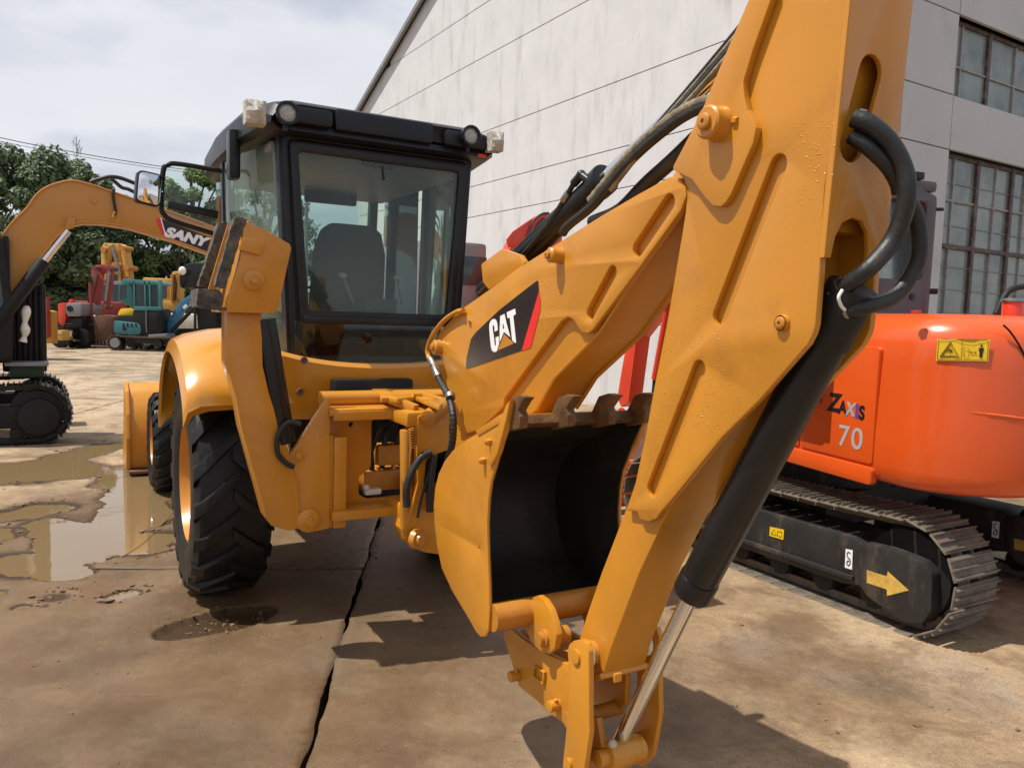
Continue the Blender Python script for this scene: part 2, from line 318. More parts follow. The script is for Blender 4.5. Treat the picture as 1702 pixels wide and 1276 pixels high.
sx = nn(t, 'ShaderNodeSeparateXYZ'); k(pos, sx.inputs[0])
c1 = mixc(rng(tn(.42, 6., .62, dist=.6), .36, .64), (.40, .265, .135), (.56, .425, .265))       # brown and buff
c1 = mixc(rng(tn(1.3, 8., .7), .50, .68, 0, .7), c1, (.24, .13, .06))                       # rusty mud film
c1 = mixc(rng(tn(.75, 5., .6, dist=1.2), .54, .68, 0, .75), c1, (.29, .245, .20))                  # greyer bare concrete
c1 = mixc(rng(sx.outputs[1], 8., 17., 0, .85), c1, (.50, .40, .275))                            # dry pale yard beyond
c1 = mixc(rng(tn(5., 9., .75), .53, .72, 0, .4), c1, (.11, .066, .034))
c1 = mixc(rng(tn(38., 7., .78), .56, .68, 0, .55), c1, (.50, .39, .27))
c1 = mixc(rng(tn(60., 3., .6), .64, .72, 0, .6), c1, (.09, .06, .035))
c1 = mixc(rng(tn(17., 10., .82), .44, .62, .42, 0.), c1, (.17, .105, .058)); c1 = mixc(rng(tn(3.1, 9., .74, dist=.5), .55, .60, 0, .35), c1, (.135, .075, .04))
c1 = mixc(rng(tn(75., 6., .85), .50, .66, 0, .6), c1, (.55, .44, .31)); c1 = mixc(rng(tn(130., 5., .85), .34, .47, .65, 0.), c1, (.075, .045, .025))
spk = rng(tn(95., 2., .5), .735, .76); c1 = mixc(spk, c1, (.62, .55, .45))
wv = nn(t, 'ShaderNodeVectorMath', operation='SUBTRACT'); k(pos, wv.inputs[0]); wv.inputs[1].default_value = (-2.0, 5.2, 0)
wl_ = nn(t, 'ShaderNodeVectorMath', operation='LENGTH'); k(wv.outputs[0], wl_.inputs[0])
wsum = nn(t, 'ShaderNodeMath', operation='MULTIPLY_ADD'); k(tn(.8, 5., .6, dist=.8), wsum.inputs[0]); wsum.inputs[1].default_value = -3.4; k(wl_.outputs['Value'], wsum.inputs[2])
wet_shade = rng(wsum.outputs[0], 2.6, .8)                     # wet, muddy ground round backhoe and puddles, plus shade painted in under the machine
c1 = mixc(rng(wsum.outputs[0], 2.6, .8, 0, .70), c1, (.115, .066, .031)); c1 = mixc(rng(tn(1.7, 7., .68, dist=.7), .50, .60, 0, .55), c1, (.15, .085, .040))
damp = rng(sx.outputs[2], .0015, -.010)
c1 = mixc(damp, c1, (.06, .036, .018))
k(c1, b.inputs['Base Color'])
rg = nn(t, 'ShaderNodeMath', operation='SUBTRACT'); k(rng(tn(2.2, 5.), .3, .7, .62, .92), rg.inputs[0]); k(rng(sx.outputs[2], .000, -.010, 0., .5), rg.inputs[1]); rw = nn(t, 'ShaderNodeMath', operation='MULTIPLY_ADD'); k(wet_shade, rw.inputs[0]); rw.inputs[1].default_value = -.44; k(rg.outputs[0], rw.inputs[2]); k(rw.outputs[0], b.inputs['Roughness'])
bp = nn(t, 'ShaderNodeBump', _Strength=.7, _Distance=.006); bs_ = nn(t, 'ShaderNodeMath', operation='ADD'); k(tn(55., 10., .8), bs_.inputs[0]); k(tn(210., 3., .6), bs_.inputs[1]); k(bs_.outputs[0], bp.inputs['Height']); k(bp.outputs[0], b.inputs['Normal'])
b.inputs['Specular IOR Level'].default_value = .35
soil = mat('packed_wet_soil', (.06, .038, .02), .8, 0, .3, 4, .4, 30)
gs = MB(); gs.bm.from_mesh(bpy.data.meshes.new('e'))
q = [gs.bm.verts.new(p) for p in ((-900, -60, -.13), (900, -60, -.13), (900, 1500, -.13), (-900, 1500, -.13))]; gs.bm.faces.new(q)
ground = obj('ground', gs, soil, None, None, 'structure')
J1a, J1b = g2w(592, 985), g2w(502, 1276); JU = (J1a-J1b).normalized(); JN = V((JU.y, -JU.x, 0))        # the long broken joint and its right-hand normal
J2a, J2b = g2w(160, 971), g2w(285, 945); s2 = (J2b-J1b).dot(JU)
def jp(a, s): return J1b + JN*a + JU*s
def rough_line(p, q, amp, step=.05, seed=0):
    n = max(2, int((q-p).length/step)); u = (q-p).normalized(); w = V((-u.y, u.x, 0))
    return [p+(q-p)*(i/n)+w*(amp*noise.fractal(V((p.x*3+i*step*2.2, seed, .5)), .8, 2, 4) if 0 < i < n else 0) for i in range(n+1)]
def slab(a0, a1, s0, s1, amps, seed, g=.008):
    cs = [jp(a0+g, s0+g), jp(a1-g, s0+g), jp(a1-g, s1-g), jp(a0+g, s1-g)]; bd = []
    for i in range(4): bd += rough_line(cs[i], cs[(i+1) % 4], amps[i], .05 if amps[i] else .4, seed+i)[:-1]
    pts = [p.to_2d() for p in bd]; nb = len(pts)
    ys = [p.y for p in bd]; y = max(min(ys), 1.0)
    rnd = random.Random(seed)
    inside = lambda x, y_: a0+g+.03 < (V((x, y_, 0))-J1b).dot(JN) < a1-g-.03 and s0+g+.03 < (V((x, y_, 0))-J1b).dot(JU) < s1-g-.03
    while y < max(ys):
        st = .028 if y < 5.2 else .028+(y-5.2)*.016
        hw = min(26, y*.75+.8); x = -hw
        while x < hw:
            xx, yy = x+rnd.uniform(-.2, .2)*st, y+rnd.uniform(-.2, .2)*st
            if inside(xx, yy): pts.append(V((xx, yy)))
            x += st
        y += st
    vs, es, fs, *_ = delaunay_2d_cdt(pts, [(i, (i+1) % nb) for i in range(nb)], [], 1, 1e-5)
    co3 = [(v.x, v.y, gh(v.x, v.y)) for v in vs]; n0 = len(co3); F = [list(f) for f in fs]
    co3 += [(co3[i][0], co3[i][1], -.14) for i in range(nb)]
    for i in range(nb): j = (i+1) % nb; F.append([i, n0+i, n0+j, j])
    me = bpy.data.meshes.new('concrete_slab'); me.from_pydata(co3, [], F); me.update()
    me.polygons.foreach_set('use_smooth', [True]*len(fs)+[False]*nb)
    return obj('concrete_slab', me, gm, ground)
Bw = 5.6
slab(-Bw, 0, -3.2, s2, (0, .022, .02, 0), 11); slab(0, Bw+1, -3.2, 4.6, (0, 0, .01, .022), 23)
slab(-Bw, 0, s2, s2+5.2, (.02, .02, .012, 0), 31); slab(0, Bw+1, 4.6, 10.2, (.01, 0, 0, .02), 47)
slab(-3*Bw, -Bw, -3.2, s2+5.2, (0, .02, 0, 0), 53)
slab(-Bw, 0, s2+5.2, s2+10.4, (.012, 0, .012, 0), 61); slab(-3*Bw, -Bw, s2+5.2, s2+10.4, (0, 0, 0, 0), 67); slab(0, Bw+1, 10.2, 22, (0, 0, 0, 0), 71)
for i in range(4):
    s0 = s2+10.4+i*5.5; slab(-Bw, 0, s0, s0+5.5, (0, 0, 0, 0), 80+i); slab(-2.2*Bw, -Bw, s0, s0+5.5, (0, 0, 0, 0), 90+i); slab(-5*Bw, -2.2*Bw, s0, s0+5.5, (0, 0, 0, 0), 100+i)
fy = MB()
for c in ([jp(-60, s2+32.4), jp(80, s2+32.4), jp(80, 160), jp(-60, 160)], [jp(Bw+1, -40), jp(80, -40), jp(80, s2+32.4), jp(Bw+1, s2+32.4)], [jp(0, 22), jp(Bw+1, 22), jp(Bw+1, s2+32.4), jp(0, s2+32.4)],
          [jp(-60, -3.2), jp(-3*Bw, -3.2), jp(-3*Bw, s2+32.4), jp(-60, s2+32.4)], [jp(-60, -40), jp(Bw+1, -40), jp(Bw+1, -3.2), jp(-60, -3.2)]):
    fy.bm.faces.new([fy.bm.verts.new((p.x, p.y, -.004)) for p in c])
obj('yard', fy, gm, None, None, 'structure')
wm = bpy.data.materials.new('muddy_water'); wm.use_nodes = True; t = wm.node_tree; b = t.nodes['Principled BSDF']; k = t.links.new
b.inputs['Base Color'].default_value = (.185, .125, .062, 1); b.inputs['Roughness'].default_value = .025; b.inputs['IOR'].default_value = 1.36; b.inputs['Specular IOR Level'].default_value = .75
pg = nn(t, 'ShaderNodeNewGeometry'); wn = nn(t, 'ShaderNodeTexNoise', _Scale=5.0, _Detail=2.0); k(pg.outputs['Position'], wn.inputs['Vector']); wb = nn(t, 'ShaderNodeBump', _Strength=.03, _Distance=.02); k(wn.outputs[0], wb.inputs['Height']); k(wb.outputs[0], b.inputs['Normal'])
for c, u, hl, w, d in PUD:
    w_ = MB(); a, bb = hl+w*.5, w*1.5; n_ = V((-u.y, u.x, 0))
    ring = [c+u*(a*math.cos(i*.1963))*1.05+n_*bb*math.sin(i*.1963) for i in range(32)]
    w_.bm.faces.new([w_.bm.verts.new((p.x, p.y, -.0105-len(PUD)*0 - .0004*PUD.index((c, u, hl, w, d)))) for p in ring])
    obj('puddle', w_, wm, None, None, 'structure')
# small loose stones and mud crumbs round the puddles
crumb = mat('mud_crumb', (.16, .10, .055), .85, 0, .4, 30, .4, 60)
cb = MB(); rnd = random.Random(5)
for i in range(700):
    if i < 330:
        c, u, hl, w, d = PUD[rnd.choice((2, 3, 4, 5, 6, 7, 0, 1, 11, 12, 13, 14))]; an = rnd.uniform(0, 6.28); rr = rnd.gauss(1.15, .18)
        x, y = (c+u*(hl*rr*math.cos(an))+V((-u.y, u.x, 0))*(w*rr*math.sin(an))).to_2d()
    elif i < 400: x, y = PC.x+rnd.gauss(0, .22), PC.y+rnd.gauss(0, .12)
    else: x, y = rnd.uniform(-3.5, 3.2), rnd.uniform(2.4, 7.5)
    s = abs(rnd.gauss(.003, .004))+.0022
    if i < 330: s *= 1.7
    z = gh(x, y)
    t_ = bmesh.new(); bmesh.ops.create_icosphere(t_, subdivisions=1, radius=1)
    for v in t_.verts: v.co *= rnd.uniform(.7, 1.25)
    cb._add(t_, 0, 2, Matrix.Translation((x, y, z+s*.25)) @ Matrix.Rotation(rnd.uniform(0, 6), 4, 'Z') @ Matrix.Diagonal((s*rnd.uniform(.8, 1.9), s, s*.6, 1)))
obj('mud_crumbs', cb, crumb, None, None, 'stuff')
# ---------------------------------------------------------------- warehouse
cw = WF.hit(1499, 140, 1, 11.5)
BF = Frame(cw.x, cw.y, R(31.5))
wall_m = mat('weathered_white_render', (.555, .555, .56), .85, 0, .06, 1.2, .15, 30, 0, (.36, .355, .345), .95, 1.1, streak=(2.2, 2.2, .5), spots=(7, .75, (.12, .11, .10), .8))
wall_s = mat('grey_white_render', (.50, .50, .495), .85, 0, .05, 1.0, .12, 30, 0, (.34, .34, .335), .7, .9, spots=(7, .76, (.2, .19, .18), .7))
bare = mat('concrete_core', (.10, .095, .09), .9)
dkst = mat('roof_edge_metal', (.05, .052, .055), .5, .2, .2, 4)
wh = thing('warehouse', 'large white rendered warehouse with sloping gable roof and tall steel windows', 'warehouse', (cw.x, cw.y, 0), BF.yaw)
seams = []
for a, b_ in (((627, 191), (981, 0)), ((810, 219), (1183, 74)), ((792, 310), (1040, 241)), ((796, 360), (952, 327))):
    P, Q = BF.hit(*a, 0, 0), BF.hit(*b_, 0, 0); seams.append((P.z+Q.z)/2)
print('SEAMS', seams, 'far', BF.hit(600, 185, 0, 0), BF.hit(705, 0, 0, 0))
e1, e2 = BF.hit(598, 187, 0, 0), BF.hit(707, 0, 0, 0)
LEN = e1.y; sl = (e2.z-e1.z)/(e1.y-e2.y)
top = lambda y: e1.z+sl*(LEN-y) if y > LEN/2-2 else e1.z+sl*(LEN/2+2)-sl*(LEN/2-2-y)
hs = sorted(seams); st = (hs[-1]-hs[0])/(len(hs)-1) if len(hs) > 1 else 1.2
zs = [-.1]+[hs[0]-st*i for i in range(5, 0, -1) if hs[0]-st*i > .4]+hs
while zs[-1] < 20: zs.append(zs[-1]+st)
D = 26
core = MB(); core.prism([(1.3, -.1), (LEN-.012, -.1)]+[(y, top(y)-.06) for y in (LEN-.012, LEN/2-2, 1.3)], 0, .055, D, 0); obj('wall_core', core, bare, wh)
for i in range(len(zs)-1):                     # every course of the gable is a panel of its own
    z0, z1 = zs[i]+.009, zs[i+1]-.009
    def lim(y, z): return min(z, top(y)-.05)
    if z0 > top(LEN/2-2): break
    ys = [0, LEN/2-2, LEN] ; pts = [(y, z0) for y in (0, LEN) if True]
    lo = [y for y in [j*LEN/60 for j in range(61)] if top(y)-.05 > z0+.02]
    if len(lo) < 2: break
    pts = [(lo[0], z0), (lo[-1], z0)]+[(y, lim(y, z1)) for y in reversed(lo)]
    obj('wall_panel', MB().prism(pts, 0, 0, .05, .006, 1), wall_m, wh)
rf = MB()
for ya, yb in ((LEN+.5, LEN/2-2), (LEN/2-2, -.5)):
    za, zb = (e1.z-sl*.5 if ya > LEN else top(ya)), (top(yb) if yb > 0 else top(.0)-sl*.5)
    rf.prism([(ya, za-.02), (yb, zb-.02), (yb, zb+.10), (ya, za+.10)], 0, -.18, D+.2, .01, 1)
obj('roof', rf, dkst, wh)
obj('barge_board', MB().prism([(LEN+.45, e1.z-sl*.45-.14), (LEN/2-2, top(LEN/2-2)-.14), (LEN/2-2, top(LEN/2-2)+.03), (LEN+.45, e1.z-sl*.45+.03)], 0, -.22, -.12, .006, 1), M['greymetal'], wh)
# the shaded front: panels round two ranks of windows
fy_ = lambda p: BF.hit(*p, 1, 0)
w1b, w1t = fy_((1585, 158)), fy_((1595, 24)); w2t, w2b = fy_((1579, 249)), fy_((1560, 600))
print('WIN', w1b, w1t, w2t, w2b)
x0 = (w1b.x+w2t.x)/2; sA, sB = fy_((1583, 156)).z, fy_((1576, 247)).z
WT = 3.3
u0, u1 = w1b.z, w1t.z; l0, l1 = max(.9, w2b.z), w2t.z
H2 = top(0)-.1
def fp(xa, xb, za, zb): obj('wall_panel', MB().box(((xa+xb)/2, .03, (za+zb)/2), (xb-xa, .06, zb-za), .006, None, 1), wall_s, wh)
gp = .008
for za, zb in ((-.1, l0), (l0, l1), (l1+.0, u0), (u0, u1), (u1, H2)): fp(.004 if za < 0 else .004, x0-gp, za+gp, zb-gp)
bay = WT+1.2; nb_ = 5
for i in range(nb_):
    xa = x0+i*bay; xb = xa+WT
    for za, zb in ((-.1, l0), (l1, u0), (u1, H2)): fp(xa+gp, (xb if True else 0)-gp, za+gp, zb-gp)
    for za, zb in ((-.1, l0), (l0, l1), (l1, u0), (u0, u1), (u1, H2)): fp(xb+gp, xb+1.2-gp, za+gp, zb-gp)
wframe = mat('rusty_brown_window_steel', (.085, .055, .048), .6, .1, .3, 9, .2, 60, 0, (.33, .31, .29), .7, 9)
wbar = mat('peeling_grey_window_bar', (.30, .29, .275), .7, 0, .25, 12, .2, 60, 0, (.11, .07, .055), .6, 10)
wglass = bpy.data.materials.new('dusty_pane'); wglass.use_nodes = True
def win(xa, za, zb, rows, cols, big, nlou):
    w = empty('window', wh, (xa, 0, 0)); y = .16; f = MB()
    f.box((WT/2, y, za+.03), (WT, .06, .06)); f.box((WT/2, y, zb-.03), (WT, .06, .06)); f.box((.03, y, (za+zb)/2), (.06, .062, zb-za)); f.box((WT-.03, y, (za+zb)/2), (.06, .062, zb-za))
    for c in big: f.box((c, y-.005, (za+zb)/2), (.085, .075, zb-za))
    for z in rows[1]: f.box((WT/2, y-.002, z), (WT, .07, .07))
    obj('window_frame', f, wframe, w)
    bar = MB()
    for c in cols: bar.box((c, y, (za+zb)/2), (.032, .05, zb-za-.1))
    for z in rows[0]: bar.box((WT/2, y, z), (WT-.1, .046, .03))
    obj('glazing_bar', bar, wbar, w)
    xs = sorted([.03, WT-.03]+list(cols)+list(big)); zz = sorted([za, zb]+list(rows[0])+list(rows[1]))
    for i in range(len(xs)-1):
        for j in range(len(zz)-1):
            d = random.uniform(-.006, .006)
            obj('pane', MB().box(((xs[i]+xs[i+1])/2, y+.012+d, (zz[j]+zz[j+1])/2), (xs[i+1]-xs[i]+.01, .006, zz[j+1]-zz[j]+.01), 0, Matrix.Rotation(random.uniform(-.012, .012), 3, 'X') @ Matrix.Rotation(random.uniform(-.012, .012), 3, 'Z')), M['dustpane'], w)
    if nlou:
        lv = MB()
        for j in range(nlou):
            z = za+.12+(zb-za-.2)*j/nlou; lv.box((WT/2, y-.006, z+random.uniform(-.03, .03)), (WT-.14, .006, .014), 0, Matrix.Rotation(random.uniform(-.006, .006), 3, 'Y'))
        obj('guard_bar', lv, M['greymetal'], w)
    for s in (za, zb): pass
    obj('reveal', MB().box((WT/2, .75, (za+zb)/2), (WT, .9, zb-za+.2), 0), bare, w)
M['dustpane'] = mat('dusty_green_pane', (.19, .225, .205), .2, 0, .35, 2.2, .05, 6, .1, (.30, .325, .305), .6, 1.3, rv=.08)
cA = [fy_((px, 240)).x-x0 for px in (1615, 1655, 1702)]
for i in range(nb_):
    xa = x0+i*bay
    win(xa, u0, u1, ([u0+(u1-u0)*.42], []), [.36, 1.95, 2.7], [1.12], 0)
    win(xa, l0, l1, ([l1-(l1-l0)*.22], [l1-(l1-l0)*.44]), [.42, 1.65, 2.6], [1.08, 2.15], 9)
# ================================================================ the backhoe loader (own frame: x to its right, y forward, rear axle at the origin)
CF = Frame(-1.16, 5.53, R(29))
bh = thing('backhoe_loader', 'large glossy yellow backhoe loader with black cab roof and CAT decal on its boom', 'backhoe loader', (-1.16, 5.53, 0), CF.yaw)
Y, YC, YD, K = M['yellow'], M['yellow_clean'], M['yellow_dull'], M['black']
def B(name, mb, m, par=bh, label=None): return obj(name, mb, m, par, label)
def C3(px, py, x): return CF.hit(px, py, 0, x)
# ---- wheels
def lug_tyre(r, w, n, lug_h, rimr):
    m = MB(); h = w/2
    prof = [(-h*.80, rimr), (-h*.98, rimr+.05), (-h*1.0, (rimr+r)/2), (-h*.97, r-.09), (-h*.86, r-.045), (-h*.5, r-.03), (0, r-.026), (h*.5, r-.03), (h*.86, r-.045), (h*.97, r-.09), (h, (rimr+r)/2), (h*.98, rimr+.05), (h*.80, rimr), (0, rimr-.01)]
    m.lathe(prof, (0, 0, 0), (1, 0, 0), 56, close=True)
    for i in range(n):
        for sd_ in (-1, 1):
            a0 = 2*math.pi*(i+(.5 if sd_ > 0 else 0))/n; ang = 2*math.pi/n; R1 = []
            for k_ in range(5):                       # a lug sweeps from the shoulder to past the middle
                s = k_/4; x = sd_*(h*1.0-(h*1.08)*s); a = a0+ang*.95*s*1.0; rr = r-.012*abs(x/h)**3-(.05*(1-s*4) if s < .25 else 0); th = (.046+.012*(1-s))/r*.72
                bs = r-.075
                R1.append([V((x, rr*math.sin(a-th), rr*math.cos(a-th))), V((x, rr*math.sin(a+th), rr*math.cos(a+th))), V((x, bs*math.sin(a+th*1.5), bs*math.cos(a+th*1.5))), V((x, bs*math.sin(a-th*1.5), bs*math.cos(a-th*1.5)))])
            x = sd_*h*1.0; th = .075/r; b2 = r-.16
            R1.insert(0, [V((x*1.0, (b2+.06)*math.sin(a0-ang*.16-th*.6), (b2+.06)*math.cos(a0-ang*.16-th*.6))), V((x, (b2+.06)*math.sin(a0-ang*.16+th*.6), (b2+.06)*math.cos(a0-ang*.16+th*.6))), V((x*.95, b2*math.sin(a0-ang*.16+th*.6), b2*math.cos(a0-ang*.16+th*.6))), V((x*.95, b2*math.sin(a0-ang*.16-th*.6), b2*math.cos(a0-ang*.16-th*.6)))])
            m.loft(R1, True, .006)
    return m
def wheel(x, y, r, w, n, rimr, lab):
    s = -1 if x < 0 else 1
    e = empty('wheel', bh, (x, y, r-.012)); e['label'] = lab
    obj('tyre', lug_tyre(r, w, n, .04, rimr), M['tyre'], e)
    rm = MB(); h = w/2*s
    rm.lathe([(h*.85, rimr+.008), (h*.88, rimr-.02), (h*.66, rimr-.035), (h*.5, rimr-.05), (h*.42, rimr*.55), (h*.5, rimr*.42), (h*.62, rimr*.40), (h*.62, 0)], (0, 0, 0), (1, 0, 0), 40)
    rm.lathe([(-h*.85, rimr+.008), (-h*.88, rimr-.02), (-h*.5, rimr-.05), (-h*.4, 0)], (0, 0, 0), (1, 0, 0), 32)
    obj('rim', rm, Y, e)
    hb = MB()
    for i in range(8): a = i*math.pi/4; hb.cyl((h*.42, rimr*.5*math.cos(a), rimr*.5*math.sin(a)), (h*.42+.03*s, rimr*.5*math.cos(a), rimr*.5*math.sin(a)), .014, seg=6)
    obj('wheel_bolts', hb, M['yellow_dull'], e)
for s in (-1, 1):
    wheel(s*.87, 0.03, .73, .46, 19, .40, 'big ribbed rear tyre on a yellow rim')
    wheel(s*.90, 3.22, .50, .32, 20, .26, 'smaller front tyre on a yellow rim')
# ---- chassis, axles, hood, loader
ch = MB(); ch.box((0, 1.6, .72), (.7, 3.6, .36), .03); ch.box((0, 3.22, .52), (1.5, .22, .2), .04); ch.cyl((-.75, .03, .72), (.75, .03, .72), .14, bev=.02); ch.box((0, -.35, .78), (.66, .9, .34), .02)
B('chassis', ch, M['dark'])
hd = MB(); hd.loft([[V((-.42*f, y, .95)), V((-.44*f, y, z-.1)), V((-.36*f, y, z)), V((.36*f, y, z)), V((.44*f, y, z-.1)), V((.42*f, y, .95))] for y, z, f in ((1.25, 1.75, 1), (2.6, 1.62, 1), (3.75, 1.42, .92), (3.9, 1.3, .88))], True, .02)
B('engine_hood', hd, YC)
B('grille', MB().box((0, 3.9, 1.1), (.66, .04, .34), .02), M['dark'])
for s in (-1, 1):
    la = MB(); la.prism(fillet([(1.3, 1.35), (1.6, 1.5), (2.8, 1.15), (3.9, .62), (4.15, .35), (4.0, .22), (3.7, .42), (2.7, .9), (1.5, 1.2)], .08), 0, s*.60-.05, s*.60+.05, .012)
    B('loader_arm', la, YC); B('lift_cylinder', MB().cyl((s*.60, 1.5, .8), (s*.60, 2.6, 1.0), .055), K)
lb = MB(); w = 1.215
prof = [(4.1, .06), (4.06, .35), (4.12, .62), (4.26, .86), (4.45, .98), (4.47, .965), (4.3, .82), (4.17, .6), (4.12, .35), (4.16, .12), (4.95, .05), (4.95, .03)]
lb.prism(prof, 0, -w, w, .004, 1)
B('loader_bucket', lb, M['yellow'], bh)
for s in (-1, 1): B('bucket_side', MB().prism(fillet([(4.06, .05), (4.03, .4), (4.10, .66), (4.24, .90), (4.46, 1.0), (4.6, .75), (4.95, .03)], .03), 0, s*w-.02, s*w+.02, .004), M['yellow'])
for x in (-1.0, -.62, .62, 1.0): B('bucket_rib', MB().prism([(4.06, .05), (3.94, .3), (3.98, .6), (4.12, .62), (4.06, .35), (4.09, .08)], 0, x-.02, x+.02, .004), M['yellow'])
B('bucket_floor_edge', MB().box((0, 4.05, .035), (2.43, .2, .03), .004), M['rust'])
# ---- rear mudguards
fo = CF.X(-1.10, [(262, 655), (262, 610), (285, 572), (330, 545), (362, 535)])
print('FENDER', [(round(a, 2), round(b_, 2)) for a, b_ in fo], CF.Y(-.72, [(300, 698), (388, 690), (300, 655)]))
for s in (-1, 1):
    m_ = MB(); rings = []
    arc = [(.93, 1.08), (.92, 1.20), (.80, 1.42), (.55, 1.60), (.2, 1.68), (-.15, 1.66), (-.42, 1.58), (-.60, 1.48), (-.69, 1.39), (-.715, 1.30)]
    A2 = [tuple(p.to_2d()) for p in spline([(a, b_, 0) for a, b_ in arc], 4)]
    for a, b_ in A2:
        f = max(0, min(1, (a+.68)/.3))
        z0 = b_; rings.append([V((s*.42, a, z0+.04*f)), V((s*.70, a, z0+.05*f)), V((s*.92, a, z0+.03*f)), V((s*1.07, a*1.0, z0-.004)), V((s*1.14, a*.985, z0-.04)), V((s*1.165, a*.97, z0-.12)), V((s*1.145, a*.96, z0-.12)), V((s*1.11, a*.965, z0-.06)), V((s*1.03, a*.97, z0-.036)), V((s*.42, a*.97, z0-.004))])
    m_.loft(rings, True)
    B('mudguard', m_, YC)
    B('mudguard_step', MB().box((s*.5, .15, 1.1), (.3, 1.2, .5), .03), M['dark'])
# ---- lower rear body below the cab
def rear_y(x): return -.80+.10*abs(x/.62)**2.2
bt = CF.Y(-.8, [(462, 572), (492, 590), (560, 600), (640, 603), (690, 598), (722, 586)]); bb = CF.Y(-.8, [(482, 668), (600, 662), (722, 640)])
rg_ = []
for i in range(25):
    x = -.62+1.24*i/24; c = abs(x/.62); zt = 1.54+.07*c**2.5; zb = 1.20; y = rear_y(x)
    rg_.append([V((x, y+.30, zt+.0)), V((x, y+.02, zt)), V((x, y, zt-.025)), V((x, y+.01, zb+.05)), V((x, y+.04, zb)), V((x, y+.30, zb))])
B('rear_panel', MB().loft(rg_), YC)
for x, z in ((-.50, 1.56), (-.52, 1.37), (-.02, 1.36), (.48, 1.36)):
    B('panel_plug', MB().lathe([(0, .0), (.004, .013), (.006, .02), (-.01, .022)], (x, rear_y(x)-.001, z), (0, -1, 0), 14), M['rust'])
B('rear_body', MB().box((0, -.2, 1.28), (1.2, .9, .5), .03), M['dark'])
# ---- cab
cyl_ = MB
zr, zt = 1.60, 2.90                       # sill and eaves
bx = lambda s, z: s*(.535+.065*(z-1.6)/1.3)             # rear pillar position opens upward
yb = lambda z: -.60-.0*(z-1.6)
for s in (-1, 1):
    p = MB(); p.loft([[V((bx(s, z)-s*.055, yb(z)-.03, z)), V((bx(s, z)+s*.035, yb(z)-.005, z)), V((bx(s, z)+s*.04, yb(z)+.08, z)), V((bx(s, z)-s*.05, yb(z)+.08, z))] for z in (1.52, 1.9, 2.4, 2.93)], True, .012)
    B('rear_pillar', p, M['navy'])
    p = MB(); p.loft([[V((s*(.735+.02*(z-1.6))-.03, .42, z)), V((s*(.735+.02*(z-1.6))+.03, .42, z)), V((s*(.735+.02*(z-1.6))+.03, .50, z)), V((s*(.735+.02*(z-1.6))-.03, .50, z))] for z in (1.45, 2.2, 2.9)], True, .01)
    B('door_pillar', p, M['navy'])
    p = MB(); p.loft([[V((s*.60-.035, 1.25+.10*(2.9-z), z)), V((s*.60+.035, 1.25+.10*(2.9-z), z)), V((s*.60+.035, 1.33+.10*(2.9-z), z)), V((s*.60-.035, 1.33+.10*(2.9-z), z))] for z in (1.3, 2.2, 2.9)], True, .01)
    B('front_pillar', p, M['navy'])
    # rear quarter glass wraps from the rear pillar to the door pillar
    g = MB(); cols_ = []
    for k_ in range(9):
        t_ = k_/8; cols_.append([V((bx(s, z)*(1-t_)+s*(.735+.02*(z-1.6))*t_ + s*.055*math.sin(math.pi*t_*.9), -.57+1.0*t_, z)) for z in (1.55, 2.0, 2.45, 2.9)])
    g.loft(cols_, False, closed=False)
    g.loft([[p_+V((-s*.006, .003, 0)) for p_ in c] for c in cols_], False, closed=False)
    B('quarter_glass', g, M['sideglass'])
    B('door_glass', MB().prism([(.5, 1.3), (1.37, 1.3), (1.28, 2.88), (.5, 2.88)], 0, s*.70-.003, s*.70+.003, 0), M['cabglass'])
    B('side_sill', MB().box((s*.70, .3, 1.5), (.09, 1.8, .11), .02), M['navy'])
B('front_glass', MB().prism([(-.6, 1.35), (.6, 1.35), (.6, 2.88), (-.6, 2.88)], 1, 1.31, 1.316, 0), M['cabglass'])
# rear window: outer frame, hinged sash, upper pane, rail, lower pane
def ring(name, o, i, y0, y1, m, r=.03): B(name, MB().plate([fillet(o, r), fillet(i, r)], 1, y0, y1, .006), m)
tw = lambda a, z: (a*(.585+.075*(z-1.6)/1.3)*(.93 if abs(a) == 1 else 1), z)
ring('window_surround', [tw(-1, 1.50), tw(1, 1.50), tw(1, 2.92), tw(-1, 2.92)], [tw(-.86, 1.58), tw(.86, 1.58), tw(.88, 2.86), tw(-.88, 2.86)], -.63, -.57, M['navy'])
ring('rear_window_sash', [tw(-.85, 1.78), tw(.85, 1.78), tw(.875, 2.85), tw(-.875, 2.85)], [tw(-.755, 1.855), tw(.755, 1.855), tw(.80, 2.785), tw(-.80, 2.785)], -.655, -.61, K)
B('rear_window', MB().prism([tw(-.77, 1.85), tw(.77, 1.85), tw(.81, 2.79), tw(-.81, 2.79)], 1, -.636, -.631, 0), M['rearglass'])
lp = MB(); cc = []
for k_ in range(13):
    x = -.54+1.08*k_/12; cc.append([V((x, -.665-.05*(1-(x/.54)**2)*0, z-(.03*(1-(x/.54)**2) if z < 1.6 else 0))) for z in (1.53, 1.65, 1.79)])
lp.loft(cc, False, closed=False); lp.loft([[p_+V((0, .006, 0)) for p_ in c] for c in cc], False, closed=False)
B('lower_rear_pane', lp, M['cabglass'])
B('window_rail', MB().box((0, -.66, 1.80), (.98, .035, .045), .01), K)
B('window_latch', MB().box((.02, -.60, 1.90), (.2, .05, .09), .012), K)
B('window_seal', MB().tube([(-.535, -.672, 1.56), (-.3, -.69, 1.515), (0, -.70, 1.50), (.3, -.69, 1.515), (.535, -.672, 1.56)], .016, 8), M['rubber'])
B('wiper_motor', MB().box((-.02, -.60, 2.80), (.20, .06, .09), .015).bar((.0, -.63, 2.77), (.01, -.645, 2.68), .012, .01), K)
